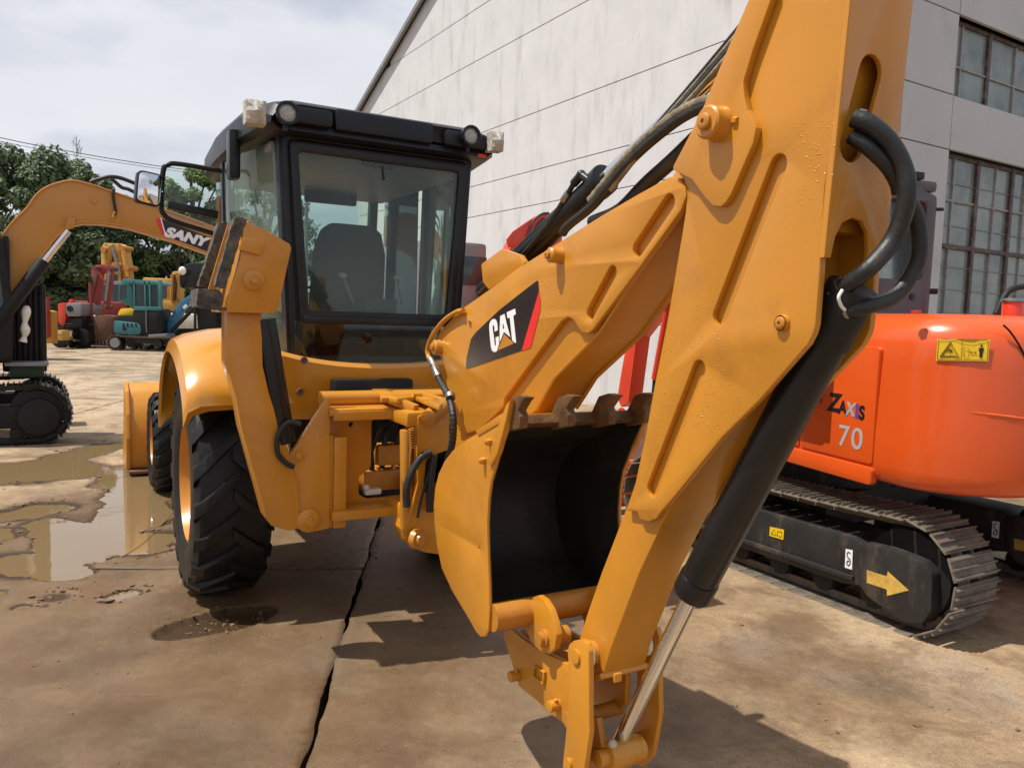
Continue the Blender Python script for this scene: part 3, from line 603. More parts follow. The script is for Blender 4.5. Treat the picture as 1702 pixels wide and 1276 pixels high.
# roof
rf_ = MB(); rings = []
for y, w_, z0, z1 in ((-.74, .66, 2.92, 3.00), (-.76, .70, 2.88, 3.03), (-.70, .735, 2.87, 3.06), (-.3, .80, 2.86, 3.10), (.5, .82, 2.85, 3.12), (1.2, .80, 2.85, 3.09), (1.52, .72, 2.86, 3.02), (1.58, .66, 2.88, 2.98)):
    rings.append([V((-w_, y, z0+.03)), V((-w_+.04, y, z0)), V((w_-.04, y, z0)), V((w_, y, z0+.03)), V((w_, y, z1-.09)), V((w_-.05, y, z1-.025)), V((w_-.16, y, z1)), V((-w_+.16, y, z1)), V((-w_+.05, y, z1-.025)), V((-w_, y, z1-.09))])
rf_.loft(rings, True, .008); B('cab_roof', rf_, M['navy'])
B('roof_lining', MB().box((0, .35, 2.83), (1.32, 1.75, .06), .02), M['greymetal'])
B('roof_visor', MB().box((-.03, -.755, 2.975), (.62, .06, .125), .02), M['navy'])
for s in (-1, 1):
    B('lamp_pod', MB().box((s*.505, -.765, 2.965), (.30, .07, .10), .03), M['navy'])
for (px, py, r) in ((478, 188, .055), (783, 226, .055)):
    q = CF.hit(px, py, 1, -.86); e = empty('work_lamp', bh, q)
    obj('lamp_housing', MB().lathe([(.10, .02), (.09, .045), (.02, r+.008), (-.012, r+.010), (-.014, r-.004), (.0, r-.006)], (0, 0, 0), (0, 1, 0), 24).cyl((0, .05, -.0), (0, .05, -.09), .014, seg=8), K, e)
    obj('lamp_lens', MB().lathe([(-.006, 0), (-.004, r*.6), (.004, r-.004)], (0, 0, 0), (0, 1, 0), 24), M['lens'], e)
for (px, py, w_, h_) in ((423, 189, .105, .125), (822, 237, .085, .12)):
    q = CF.hit(px, py, 1, -.82); rd = random.Random(px)
    m_ = MB(); t_ = bmesh.new(); bmesh.ops.create_cube(t_, size=1); bmesh.ops.subdivide_edges(t_, edges=t_.edges, cuts=5, use_grid_fill=True)
    for v in t_.verts:
        n_ = noise.noise_vector(v.co*4.5+V((px, 0, 0)))*.03; d = max(abs(v.co.x), abs(v.co.z))*2
        v.co = V((v.co.x*w_*1.02, v.co.y*.09, v.co.z*h_))+n_*.11
        if v.co.y < -.02: v.co.y -= .045*max(0, 1-d)+.006*(abs(v.co.x*v.co.z) < .0002)
    m_._add(t_, 0, 2, Matrix.Translation(q)); ob = B('wrapped_lamp', m_, M['paper'], bh, 'square lamp wrapped in crumpled pale packing')
    for pl in ob.data.polygons: pl.use_smooth = False
B('reflector', MB().box(CF.hit(801, 259, 1, -.76), (.06, .02, .02), .004), M['red'])
# interior
st = MB(); st.loft([[V((-.25*a, y-.05, z)), V((.25*a, y-.05, z)), V((.24*a, y+.08, z)), V((-.24*a, y+.08, z))] for z, a, y in ((1.62, 1.0, .10), (1.9, 1.06, .07), (2.26, 1.02, .02), (2.41, .85, -.01), (2.46, .6, -.01))], True, .03)
st.box((0, .33, 1.66), (.52, .5, .14), .05); B('seat', st, M['seat'])
B('console', MB().box((.42, .15, 1.62), (.22, .8, .42), .03).box((-.42, .15, 1.60), (.22, .8, .36), .03).box((0, .1, 1.46), (1.3, 1.6, .08), .01), M['dark'])
B('dashboard', MB().box((.0, 1.15, 1.62), (.9, .25, .45), .05), M['dark'])
B('steering_wheel', MB().lathe([(-.012, .19), (0, .202), (.012, .19), (0, .178)], (0, .85, 1.96), (0, -.5, 1), 28, close=True).cyl((0, .88, 1.93), (0, 1.1, 1.6), .03), M['dark'])
sh_ = MB().box(CF.hit(550, 312, 1, .9), (.42, .06, .26), .02); B('sun_blind', sh_, M['dark'])
for px0, py0, px1, py1, nm in ((588, 505, 570, 458, 'l'), (668, 505, 660, 462, 'r')):
    a, b_ = CF.hit(px0, py0, 1, -.42), CF.hit(px1, py1, 1, -.42)
    e = empty('control_lever', bh); obj('lever_rod', MB().cyl(a, b_, .009, .007, 10), M['greymetal'], e); obj('lever_knob', MB().ball(b_, .024, (1.1, 1.1, .8)), M['grey_print'], e)
B('instrument_box', MB().box(CF.hit(632, 507, 1, -.5), (.17, .1, .06), .015), K)
for px in (655, 735): pass
B('cab_post', MB().tube([CF.hit(660, 300, 1, 1.15), CF.hit(655, 400, 1, 1.15), CF.hit(660, 500, 1, 1.15)], .045), M['dark'])
B('cab_trim', MB().tube([CF.hit(742, 290, 1, .3), CF.hit(728, 400, 1, .3), CF.hit(725, 500, 1, .3)], .04), M['dark'])
# left door standing open beside the cab, mirror beyond it
wx = lambda pts, y: [V((p.x, p.y, p.z)) for p in (CF.hit(a, b_, 1, y) for a, b_ in pts)]
do = wx([(372, 285), (300, 273), (279, 274), (271, 286), (268, 340), (272, 356), (290, 368), (356, 389)], .45)
e = empty('side_window', bh)
obj('window_frame', MB().tube([q for q in do], .017, 10, 5), K, e)
obj('window_pane', MB().prism([(q.x, q.z) for q in do], 1, .448, .453, 0), M['cabglass'], e)
cbm = wx([(279, 340), (362, 358)], .42); obj('grab_bar', MB().bar(cbm[0], cbm[1], .035, .055, .008), K, e)
mi = wx([(229, 281), (274, 290), (268, 346), (224, 336)], .30); e = empty('mirror', bh)
mq = [(q.x, q.z) for q in mi]
obj('mirror_housing', MB().prism(fillet([(a, b_) for a, b_ in mq], .04), 1, .305, .37, .014), K, e)
cxm = V((sum(a for a, b_ in mq)/4, sum(b_ for a, b_ in mq)/4)); obj('mirror_glass', MB().prism(fillet([tuple(cxm+(V(p)-cxm)*.88) for p in mq], .03), 1, .2985, .306, .001), M['mirror'], e)
e.matrix_local = Matrix.Translation((cxm.x, .3, 0)) @ Matrix.Rotation(R(11), 4, 'Z') @ Matrix.Translation((-cxm.x, -.3, 0))
obj('mirror_arm', MB().tube([V((mq[1][0]-.03, .36, mq[1][1]-.12)), V((mq[1][0]+.02, .40, mq[1][1]-.11)), V((do[3].x, .44, do[3].z-.10))], .012), K, e)
B('wiper_box', MB().box(CF.hit(388, 258, 1, -.2), (.07, .12, .3), .02), K)
# ---- rear frame and stabilisers
yF = -1.2
fpl = CF.X(-.55, [(545, 662), (548, 668), (536, 676), (492, 742), (479, 758), (484, 800), (490, 868), (512, 884), (532, 880), (546, 872), (546, 662)])
for s in (-1, 1):
    m_ = MB(); o = CF.Y(-1.28, [(547, 662), (541, 664), (532, 676), (492, 738), (479, 757), (484, 805), (492, 866), (508, 884), (546, 876)])
    o = [(-s*a if s > 0 else a, b_) for a, b_ in o] if s > 0 else o
    if s > 0: o = [(abs(a), b_) for a, b_ in o]
    m_.prism(fillet(o, .02), 1, -1.30, -1.26, .006); B('frame_end_plate', m_, Y)
    m_ = MB(); x0_ = o[0][0]; zz0 = o[-1][1]; m_.box((x0_-s*.01, -1.10, (1.19+zz0)/2), (.03, .38, 1.19-zz0), .005); m_.box((x0_-s*.06, -1.275, .93), (.07, .06, .5), .008); B('frame_side_plate', m_, Y)
    q = CF.hit(512, 864, 1, -1.30); B('pivot_bush', MB().lathe([(-.03, 0), (-.028, .022), (-.016, .026), (-.012, .045), (.0, .062), (.03, .066)], (-s*abs(q.x) if s < 0 and q.x > 0 else s*abs(q.x), -1.315, q.z), (0, 1, 0), 24), Y)
    q = CF.hit(496, 757, 1, -1.30); B('frame_bolt', MB().cyl((s*abs(q.x), -1.30, q.z), (s*abs(q.x), -1.325, q.z), .02, seg=6, bev=.004).cyl((s*abs(q.x), -1.30, q.z), (s*abs(q.x), -1.308, q.z), .03), Y)
q0, q1 = CF.hit(530, 686, 1, -1.3), CF.hit(690, 686, 1, -1.3)
B('top_rail', MB().box((0, -1.22, q0.z+.0), (1.02, .22, .034), .006), Y)
B('top_rail_lip', MB().box((0, -1.325, q0.z-.018), (.98, .02, .05), .005), Y)
zl = CF.hit(600, 852, 1, -1.3).z
B('bottom_rail', MB().box((0, -1.24, zl), (.98, .20, .05), .008), Y)
B('slide_bar', MB().cyl((-.5, -1.10, q0.z+.05), (.5, -1.10, q0.z+.05), .045), Y)
hole = [(-.20, zl+.16), (-.26, zl+.12), (-.26, zl+.05), (-.20, zl+.035), (.0, zl+.035), (.0, q0.z-.05), (-.19, q0.z-.05)]
B('web_panel', MB().plate([[(-.46, zl+.02), (.46, zl+.02), (.46, q0.z-.02), (-.46, q0.z-.02)], fillet([(-.22, q0.z-.06), (-.22, zl+.22), (-.29, zl+.17), (-.29, zl+.07), (-.24, zl+.04), (.42, zl+.04), (.42, q0.z-.06)], .03), circle2((-.34, q0.z-.09), .014, 12)], 1, -1.16, -1.13, .004), Y)
B('valve_block', MB().box((-.12, -1.02, zl+.13), (.26, .2, .12), .015).cyl((-.02, -1.16, zl+.13), (.06, -1.16, zl+.13), .045, bev=.006).box((-.10, -1.08, zl+.28), (.14, .12, .12), .015), YD)
B('valve_body', MB().box((-.1, -.8, zl+.45), (.5, .12, .5), .02), M['dark'])
hz = MB()
for (a, b_, c_) in (((-.19, zl+.18), (-.21, zl+.40), (-.12, q0.z+.02)), ((-.13, zl+.2), (-.12, zl+.40), (-.04, q0.z)), ((-.06, zl+.25), (-.03, zl+.42), (.05, q0.z-.08)), ((-.2, zl+.3), (-.14, zl+.45), (.1, zl+.52))):
    hz.tube([(a[0], -1.09, a[1]), (b_[0], -1.12, b_[1]), (c_[0], -1.0, c_[1])], .017)
B('valve_hoses', hz, M['rubber'])
B('hose_fittings', MB().cyl((-.19, -1.09, zl+.08), (-.19, -1.09, zl+.2), .014, seg=6).cyl((-.13, -1.09, zl+.1), (-.13, -1.09, zl+.22), .014, seg=6).cyl((-.06, -1.09, zl+.12), (-.055, -1.09, zl+.28), .016, seg=6), M['brass'])
B('grease_cap', MB().box((-.2, -1.13, zl+.075), (.10, .05, .035), .012).ball((-.24, -1.14, zl+.10), .02), M['whitep'])
ys = -1.24
for s in (-1, 1):
    e = empty('stabiliser', bh)
    def YY(pts, y=ys): return [(a if s < 0 else -a, b_) for a, b_ in CF.Y(y, pts)]
    lo = YY([(372, 508), (430, 508), (432, 606), (442, 650), (490, 800), (494, 872), (476, 876), (446, 868), (437, 855), (396, 706), (388, 660), (371, 600)])
    bm_ = MB(); bm_.prism(fillet(lo, .02), 1, ys-.075, ys+.075, .012); obj('stabiliser_leg', bm_, Y, e)
    dh = MB(); c0, c1_ = YY([(470, 735), (436, 530)], ys-.0); dh.cyl((c0[0], ys-.02, c0[1]), (c1_[0], ys-.02, c1_[1]), .062, bev=.006, seg=24); obj('cylinder_barrel', dh, K, e)
    c2, = YY([(486, 800)]); obj('cylinder_eye', MB().cyl((c0[0], ys-.02, c0[1]), (c2[0], ys-.02, c2[1]), .03), M['chrome'], e)
    hp = YY([(492, 700), (470, 698), (455, 720), (455, 748), (470, 765), (481, 770)]); obj('cylinder_hose', MB().tube([(a, ys-.10, b_) for a, b_ in hp], .014), M['rubber'], e)
    po = YY([(403, 378), (408, 369), (440, 383), (480, 406), (483, 413), (461, 512), (455, 521), (376, 519), (376, 500), (398, 430)], ys-.11)
    obj('pad_cheek', MB().prism(fillet(po, .012), 1, ys-.13, ys-.105, .006), Y, e)
    obj('pad_cheek', MB().prism(fillet(po, .012), 1, ys+.105, ys+.13, .006), Y, e)
    kp = YY([(421, 466)], ys-.13)[0]
    obj('pad_bush', MB().lathe([(-.022, 0), (-.02, .018), (-.014, .02), (-.014, .034), (-.006, .05), (.02, .053)], (kp[0], ys-.135, kp[1]), (0, 1, 0), 24).cyl((kp[0], ys-.17, kp[1]), (kp[0], ys+.17, kp[1]), .016), Y, e)
    gt = YY([(404, 394), (440, 402), (432, 425), (396, 415)], ys-.135); obj('pad_gusset', MB().prism(gt, 1, ys-.15, ys-.132, .004), Y, e)
    for nm, pts, y0, y1, m2 in (('rubber_block', [(389, 364), (401, 360), (410, 366), (374, 479), (357, 475)], ys-.13, ys-.06, 'pad'), ('rubber_block', [(363, 371), (374, 367), (380, 372), (349, 479), (330, 475)], ys+.30, ys+.38, 'pad'),
                              ('rubber_block', [(329, 480), (364, 482), (370, 490), (368, 515), (327, 510)], ys-.12, ys+.16, 'pad'), ('pad_plate', [(379, 372), (391, 368), (360, 482), (346, 482)], ys+.10, ys+.12, 'y')):
        q = YY(pts, y0); m_ = MB(); t_ = bmesh.new(); A_ = [t_.verts.new((v[0], y0, v[1])) for v in q]; B_ = [t_.verts.new((v[0], y1, v[1])) for v in q]
        fA, fB = t_.faces.new(A_), t_.faces.new(B_[::-1])
        for i in range(len(q)): t_.faces.new((A_[i], A_[(i+1) % len(q)], B_[(i+1) % len(q)], B_[i]))
        if m2 == 'pad':
            bmesh.ops.triangulate(t_, faces=t_.faces[:])
            for _ in range(4): bmesh.ops.subdivide_edges(t_, edges=[e_ for e_ in t_.edges if e_.calc_length() > .022], cuts=1)
            bmesh.ops.triangulate(t_, faces=t_.faces[:])
            for v in t_.verts: v.co += noise.noise_vector(v.co*45)*.005+noise.noise_vector(v.co*110)*.005
        m_._add(t_, 0); obj(nm, m_, M['pad'] if m2 == 'pad' else Y, e)
    q = YY([(409, 368), (416, 370), (382, 520), (374, 519)], ys-.05); m_ = MB(); m_.prism(q, 1, ys-.10, ys+.42, .003); obj('pad_plate', m_, Y, e)
# ---- swing post (own plane y ~ -1.5)
yP = -1.52
def YP(pts, y=yP): return CF.Y(y, pts)
B('swing_column', MB().cyl((*YP([(677, 715)])[0][:1], yP+.02, YP([(677, 715)])[0][1]), (YP([(678, 895)])[0][0], yP+.02, YP([(678, 895)])[0][1]), .033, bev=.004), Y)
cst = YP([(690, 690), (720, 680), (742, 700), (742, 745), (722, 752), (704, 762), (700, 800), (706, 850), (726, 842), (735, 800), (742, 900), (726, 918), (700, 914), (676, 902), (668, 880), (678, 850), (690, 800), (688, 740)])
B('swing_casting', MB().prism(fillet(cst, .02), 1, yP-.04, yP+.14, .018), Y)
B('swing_pivot_pin', MB().lathe([(-.05, 0), (-.048, .03), (-.03, .034), (-.03, .05), (0, .055)], (YP([(683, 890)])[0][0], yP-.06, YP([(683, 890)])[0][1]), (-.5, 1, 0), 20), Y)
B('swing_bracket', MB().box((.0, -1.38, zl+.02), (.30, .3, .10), .02), Y); B('swing_bracket', MB().box((.0, -1.38, q0.z-.02), (.32, .34, .08), .02), Y)
lk = CF.Z(q0.z+.075, [(608, 641), (622, 638), (632, 646), (652, 637), (690, 634), (706, 644), (728, 640), (740, 648), (735, 656), (712, 658), (736, 672), (730, 676), (690, 660), (660, 664), (640, 660), (625, 652)])
B('boom_lock', MB().prism(lk, 2, q0.z+.055, q0.z+.08, .005), YC)
for px0, py0, px1, py1 in ((648, 662, 692, 680), (700, 655, 742, 672)):
    a, b_ = CF.hit(px0, py0, 1, -1.30), CF.hit(px1, py1, 1, -1.46); B('lock_arm', MB().bar(a, b_, .05, .05, .012), YC)
    B('lock_pin', MB().cyl(a+V((-.06, -.02, 0)), a+V((.02, -.02, 0)), .018, bev=.004), YC)
sp_ = [(CF.hit(684, 712, 1, yP-.05)), (CF.hit(686, 745, 1, yP-.05))]
B('lock_spring', MB().tube([sp_[0]+(sp_[1]-sp_[0])*(i/60)+V((.014*math.cos(i*.85), .014*math.sin(i*.85), 0)) for i in range(61)], .0035, 6, raw=True), YD)
B('lock_cable', MB().tube([CF.hit(683, 745, 1, yP-.05), CF.hit(681, 765, 1, yP-.055), CF.hit(682, 790, 1, yP-.05), CF.hit(679, 830, 1, yP-.05)], .004, 6), M['brass'])
for pts, r in (([(716, 752), (700, 760), (684, 785), (676, 812), (676, 842)], .020), ([(720, 760), (712, 790), (700, 830), (694, 860)], .007), ([(722, 755), (716, 800), (714, 850)], .02)):
    B('swing_hose', MB().tube([CF.hit(a, b_, 1, yP-.07) for a, b_ in pts], r), M['rubber'])
B('swing_boss', MB().cyl(CF.hit(712, 695, 1, yP-.10), CF.hit(742, 672, 1, yP+.04), .045, bev=.008), YD)
# ================================================================ boom, stick, bucket
xb = .118                                     # half width of the boom, the stick's cheeks sit at .112
def XP(pts, x=-.118): return CF.X(x, pts)
cheek = [(737, 545), (765, 515), (815, 480), (860, 446), (930, 402), (1000, 358), (1060, 323), (1112, 294), (1128, 296), (1139, 310), (1140, 326), (1131, 350), (1066, 440), (985, 548), (977, 554), (967, 552), (960, 543), (953, 531), (943, 527), (932, 534), (838, 662), (836, 676), (797, 714), (770, 722), (757, 712), (757, 690), (748, 640), (735, 600), (724, 575), (727, 558)]
slot1 = (XP([(1111, 337)])[0], XP([(1060, 413)])[0]); slot2 = (XP([(1017, 453)])[0], XP([(981, 520)])[0])
ck = fillet(XP(cheek), .012, 2)
holes = [capsule(*slot1, .027), capsule(*slot2, .024)]
for s in (-1, 1): B('boom_cheek', MB().plate([ck]+holes, 0, s*.118, s*.092, .004), Y)
bcore = XP([(742, 553), (770, 522), (860, 453), (1000, 365), (1110, 302), (1190, 180), (1222, 190), (1222, 222), (1128, 352), (998, 550), (923, 625), (890, 682)], -.095)+[(-2.45, 1.345), (-2.27, 1.21), (-2.23, 1.0), (-2.1, .88), (-1.9, .88), (-1.9, 1.1)]+XP([(752, 690), (735, 610)], -.095)
bw = MB(); bw.prism(bcore, 0, -.0925, .0925, .008); B('boom_box', bw, Y)
# weld strip along the underside edge
for s in (-1, 1): B('boom_flange', MB().tube([V((s*.094, *p)) for p in XP([(1125, 356), (998, 551), (923, 627), (892, 680)], -.095)], .008, 6, raw=True), Y)
sc_ = C3(1030, 548, -.06)
def boss(px, py, x, r, h, rp=.5, par=bh, name='pin_boss'):
    p = C3(px, py, x); sg = -1 if x < 0 else 1
    e = empty(name, par, (x, p.y, p.z))
    obj('boss_collar', MB().lathe([(-.01, r*1.12), (.006, r*1.08), (.012, r), (h-.006, r), (h, r-.006), (h+.001, 0)], (0, 0, 0), (sg, 0, 0), 28), Y, e)
    obj('pin', MB().lathe([(h, r*rp), (h+.010, r*rp), (h+.013, r*rp-.004), (h+.013, r*rp*.3), (h+.008, r*rp*.25), (h+.008, 0)], (0, 0, 0), (sg, 0, 0), 22), YD, e)
    return e
e = boss(931, 425, -.118, .028, .05); boss(931, 425, .118, .028, .05)
e = boss(731, 577, -.118, .036, .035); boss(731, 577, .118, .036, .035)
B('grease_nipple', MB().cyl(C3(780, 535, -.118), C3(780, 535, -.128), .007, seg=8), YD)
cr = C3(845, 445, .0); tb = CF.X(-.05, [(815, 440), (850, 415), (880, 425), (890, 440), (828, 482), (818, 470)])
for s in (-1, 1): B('cylinder_ear', MB().prism(fillet(tb, .015), 0, s*.085-.012, s*.085+.012, .004), Y)
# the decal on both cheeks
def P2(cx, cy): return (690+cx/3.988, 440+cy/3.988)
dk = [(345, 691), (338, 675), (342, 620), (372, 492), (402, 450), (470, 385), (560, 300), (680, 205), (810, 105), (817, 112), (822, 175), (708, 569)]
rd_ = [(823, 178), (833, 230), (832, 300), (768, 551), (709, 569)]
Q2 = lambda pts: [(810+a/14.17, 510+b_/14.17) for a, b_ in pts]
LT = {'C': [[(60, 400), (90, 330), (140, 285), (180, 285), (215, 310), (240, 370), (250, 450), (258, 545), (185, 585), (178, 480), (165, 430), (145, 435), (135, 470), (140, 550), (165, 700), (180, 880), (190, 915), (210, 910), (215, 880), (205, 720), (278, 690), (285, 790), (290, 860), (235, 1040), (205, 1060), (160, 1060), (115, 1020), (95, 930), (75, 750), (55, 500)]],
 'A': [[(315, 215), (415, 165), (460, 380), (550, 710), (525, 690), (400, 585), (330, 770), (300, 820), (303, 500)], [(385, 380), (410, 500), (375, 530), (370, 430)]],
 'T': [[(467, 130), (665, 40), (682, 170), (622, 215), (690, 845), (650, 840), (595, 780), (540, 250), (485, 270)]]}
tri = [(405, 640), (635, 860), (255, 1030)]
for s in (-1, 1):
    e = empty('brand_decal', bh); x_ = s*.1185
    for nm, pts, m_, o in (('decal_field', dk, M['decal'], 0), ('decal_stripe', rd_, M['red'], .0006)): obj(nm, MB().prism(XP([P2(*p) for p in pts]), 0, x_+s*o, x_+s*(o+.0012), 0), m_, e)
    obj('decal_triangle', MB().prism(XP(Q2(tri)), 0, x_, x_+s*.0022, 0), Y, e)
    for c in 'CAT': obj('letter', MB().plate([XP(Q2(l)) for l in LT[c]], 0, x_, x_+s*.002, 0), M['white'], e)
# ---- stick
def XS(pts, x=-.112): return CF.X(x, pts)
le = [(1290, -110), (1255, 0), (1215, 95), (1174, 192), (1158, 225), (1143, 251), (1124, 283), (1137, 300), (1141, 330), (1139, 353), (1127, 431), (1117, 486), (1113, 513), (1088, 638), (1074, 716), (1056, 801)]
rg2 = [(1409, 0), (1390, 157), (1370, 313), (1364, 400), (1362, 450), (1355, 540), (1351, 554), (1342, 572), (1263, 663), (1200, 726), (1122, 823), (1098, 850), (1090, 862), (1077, 867), (1064, 863), (1058, 850)]
top_ = [(1418, -110)]
ck = fillet(XS(le+[(1040, 848)]+list(reversed(rg2))[:-0 or None]+top_), .006, 2)
sA_ = (XS([(1293, 274)])[0], XS([(1196, 524)])[0]); sB_ = (XS([(1161, 613)])[0], XS([(1084, 812)])[0])
hl = [capsule(*sA_, .0275), capsule(*sB_, .026)]
for s in (-1, 1): B('stick_cheek', MB().plate([ck]+hl, 0, s*.112, s*.090, .004), Y)
cor = XS([(1286, -105), (1258, 0), (1177, 192), (1146, 251), (1139, 353), (1117, 486), (1090, 638), (1076, 716), (1058, 801), (1039, 849), (1000, 950), (977, 1016), (966, 1052), (956, 1085), (962, 1108), (984, 1120), (993, 1132), (1003, 1120), (1014, 1080), (1063, 950), (1112, 846), (1150, 770), (1230, 640), (1288, 540), (1312, 455), (1316, 385), (1357, 381), (1362, 313), (1380, 157), (1399, 0), (1408, -105)], -.0905)
cb_ = MB(); cb_.prism(cor, 0, -.0905, .0905, .006); B('stick_box', cb_, Y)
bossp = XS([(1290, -105), (1300, -20), (1262, 85), (1246, 137), (1247, 160), (1252, 185), (1262, 203), (1267, 215), (1262, 240), (1226, 322), (1217, 337), (1208, 345), (1195, 343), (1183, 331), (1160, 300), (1126, 283), (1143, 251), (1174, 192), (1215, 95), (1256, 0), (1286, -105)][1:])
for s in (-1, 1): B('stick_boss_plate', MB().prism(fillet(bossp, .01, 2), 0, s*.112, s*.135, .004), Y)
for s in (-1, 1):
    e = boss(1196, 207, s*.135, .045, .05, .5); p = e.location
    obj('boss_bolt', MB().cyl((0, -.052, -.0), (s*.0, -.068, -.004), .011, seg=6), Y, e)
    boss(1302, 537, s*.112, .020, .004, .82)
# back plate with two openings, hoses come out between
yk = sum(p[0] for p in XS([(1409, 0), (1370, 313)]))/2
bk = lambda pts: CF.Y(yk-.004, pts)
z0, z1 = XS([(1364, 428)])[0][1], 2.93
yb0, yb1 = XS([(1366, 400)])[0][0], XS([(1418, -110)])[0][0]
o_ = MB(); hc0, hc1 = bk([(1440, 122)])[0], bk([(1413, 242)])[0]
loop = [(-.112, z0), (-.112, z1), (.112, z1), (.112, z0), (.045, z0), (.045, z0+.03), (.035, z0+.07), (.01, z0+.095), (-.025, z0+.10), (-.06, z0+.085), (-.08, z0+.05), (-.088, z0)]
o_.plate([loop, capsule(hc0, hc1, .040)], 1, -.007, .007, .003)
for v in o_.bm.verts:
    tt = (v.co.z-z0)/(XS([(1418, -110)])[0][1]-z0); v.co.y += yb0+(yb1-yb0)*tt-.003
B('stick_back_plate', o_, Y)
for s in (-1, 1): B('stick_weld', MB().tube([V((s*.105, yb0+.004, z0)), V((s*.105, yb1+.004, z1))], .007, 6, raw=True), Y)
B('stick_tab', MB().box(C3(1017, 1126, -.09)+V((.02, -.005, 0)), (.03, .01, .03), .002), Y)
B('stick_end_plate', MB().bar(V((0, *XS([(986, 1128)], -.09)[0])), V((0, *XS([(1004, 1122)], -.09)[0])), .21, .02), Y)
# ---- stick cylinder and the hoses above the boom
a, b_ = C3(806, 486, .02), C3(1004, 299, .02); B('stick_cylinder', MB().cyl(a, b_, .050, seg=28, bev=.006).cyl(b_-(b_-a).normalized()*.05, b_+(b_-a).normalized()*.012, .058, seg=28, bev=.006), K)
c_ = b_+(b_-a)*1.35; B('stick_cylinder_rod', MB().cyl(b_, c_, .027, seg=24), M['chrome'])
B('cylinder_port', MB().cyl(C3(985, 305, -.02), C3(966, 291, -.03), .016, seg=12).ball(C3(966, 291, -.03), .019).cyl(C3(966, 291, -.03), C3(954, 305, -.03), .017, seg=12), K)
B('boom_hose', MB().tube([C3(*p, -.03) for p in ((955, 303), (942, 325), (920, 360), (885, 405), (850, 445), (832, 470))], .0105), M['rubber'])
B('boom_hose', MB().tube([C3(*p, -.05) for p in ((1190, 176), (1165, 180), (1120, 205), (1060, 255), (1020, 300), (985, 342), (945, 375), (935, 388))], .017, 10), M['rubber'])
B('hose_sleeve', MB().tube([C3(*p, -.052)+V((0, .004, .006)) for p in ((1190, 170), (1163, 174), (1118, 199), (1058, 249), (1018, 294), (983, 336))], lambda s: .0165+.0012*math.sin(s*140), 10, 12), M['sleeve'])
B('boom_hose', MB().tube([C3(*p, .03) for p in ((1172, 215), (1120, 265), (1075, 305), (1030, 350), (985, 370))], .026, 12), M['rubber'])
for i, (dx, m_) in enumerate(((0, 'rubber'), (5, 'sleeve'), (11, 'rubber'), (16, 'sleeve'))):
    B('hydraulic_line', MB().tube([C3(1262+dx, 6+dx*.2, -.02-.01*i), C3(1200+dx, 82+dx*.3, -.02-.01*i), C3(1130+dx*.8, 165+dx*.3, -.02-.01*i), C3(1072+dx*.6, 232, -.02-.01*i), C3(1015, 300+dx, -.02-.01*i)], .009), M[m_])
# yellow pipe and sleeved hose at the boom foot
B('boom_pipe', MB().tube([C3(*p, -.135) for p in ((770, 516), (758, 519), (738, 533), (720, 556), (711, 578), (712, 592), (717, 600))], .012), Y)
B('pipe_coupling', MB().cyl(C3(715, 597, -.135), C3(722, 611, -.14), .016, seg=8), M['steel'])
B('foot_hose', MB().tube([C3(*p, x) for *p, x in ((720, 608, -.14), (731, 632, -.15), (746, 660, -.17), (753, 690, -.19), (753, 725, -.19), (748, 752, -.17), (738, 790, -.1))], lambda s: .0165+.0018*math.sin(s*330), 10, 14), M['rubber'])
B('hose_ferrule', MB().cyl(C3(722, 611, -.142), C3(729, 627, -.148), .020, seg=16, bev=.002), M['steel'])
B('hose_ferrule', MB().cyl(C3(945, 320, -.03), C3(936, 334, -.03), .014, seg=14, bev=.002), M['steel'])
B('hose_clamp', MB().cyl(C3(748, 656, -.17), C3(749, 662, -.175), .023, seg=16), M['steel'])
# loops of hose behind the stick
kx = yk-.02
for pts, r in (([(1418, 196, .0), (1445, 206, -.03), (1478, 235, -.06), (1500, 275, -.08), (1508, 315, -.09), (1500, 360, -.08), (1480, 405, -.06), (1440, 450, -.04), (1400, 478, .02)], .0215),
               ([(1415, 226, .01), (1440, 242, -.02), (1475, 275, -.05), (1492, 303, -.06), (1496, 320, -.06)], .019), ([(1508, 330, -.05), (1524, 365, -.06), (1528, 420, -.06), (1512, 460, -.05), (1486, 492, -.04), (1440, 510, -.02), (1404, 516, .02)], .0195)):
    B('stick_hose', MB().tube([CF.hit(a, b_, 1, kx+d) for a, b_, d in pts], r, 12), M['rubber'])
for pa, pb in (((1408, 471, .015), (1396, 481, .03)), ((1414, 515, .01), (1400, 517, .03))):
    a, b_ = CF.hit(*pa[:2], 1, kx+pa[2]), CF.hit(*pb[:2], 1, kx+pb[2]); B('hose_ferrule', MB().cyl(a, b_, .026, seg=16, bev=.003).cyl(b_, b_+(b_-a)*1.2, .018, seg=6), M['steel'])
B('hose_ferrule', MB().cyl(CF.hit(1434, 200, 1, kx-.012), CF.hit(1424, 197, 1, kx-.0), .0245, seg=16, bev=.002), M['steel'])
B('hose_tie', MB().tube([CF.hit(*p, 1, kx-.05) for p in ((1400, 482), (1394, 494), (1398, 508), (1404, 515))], .004), M['whitep'])
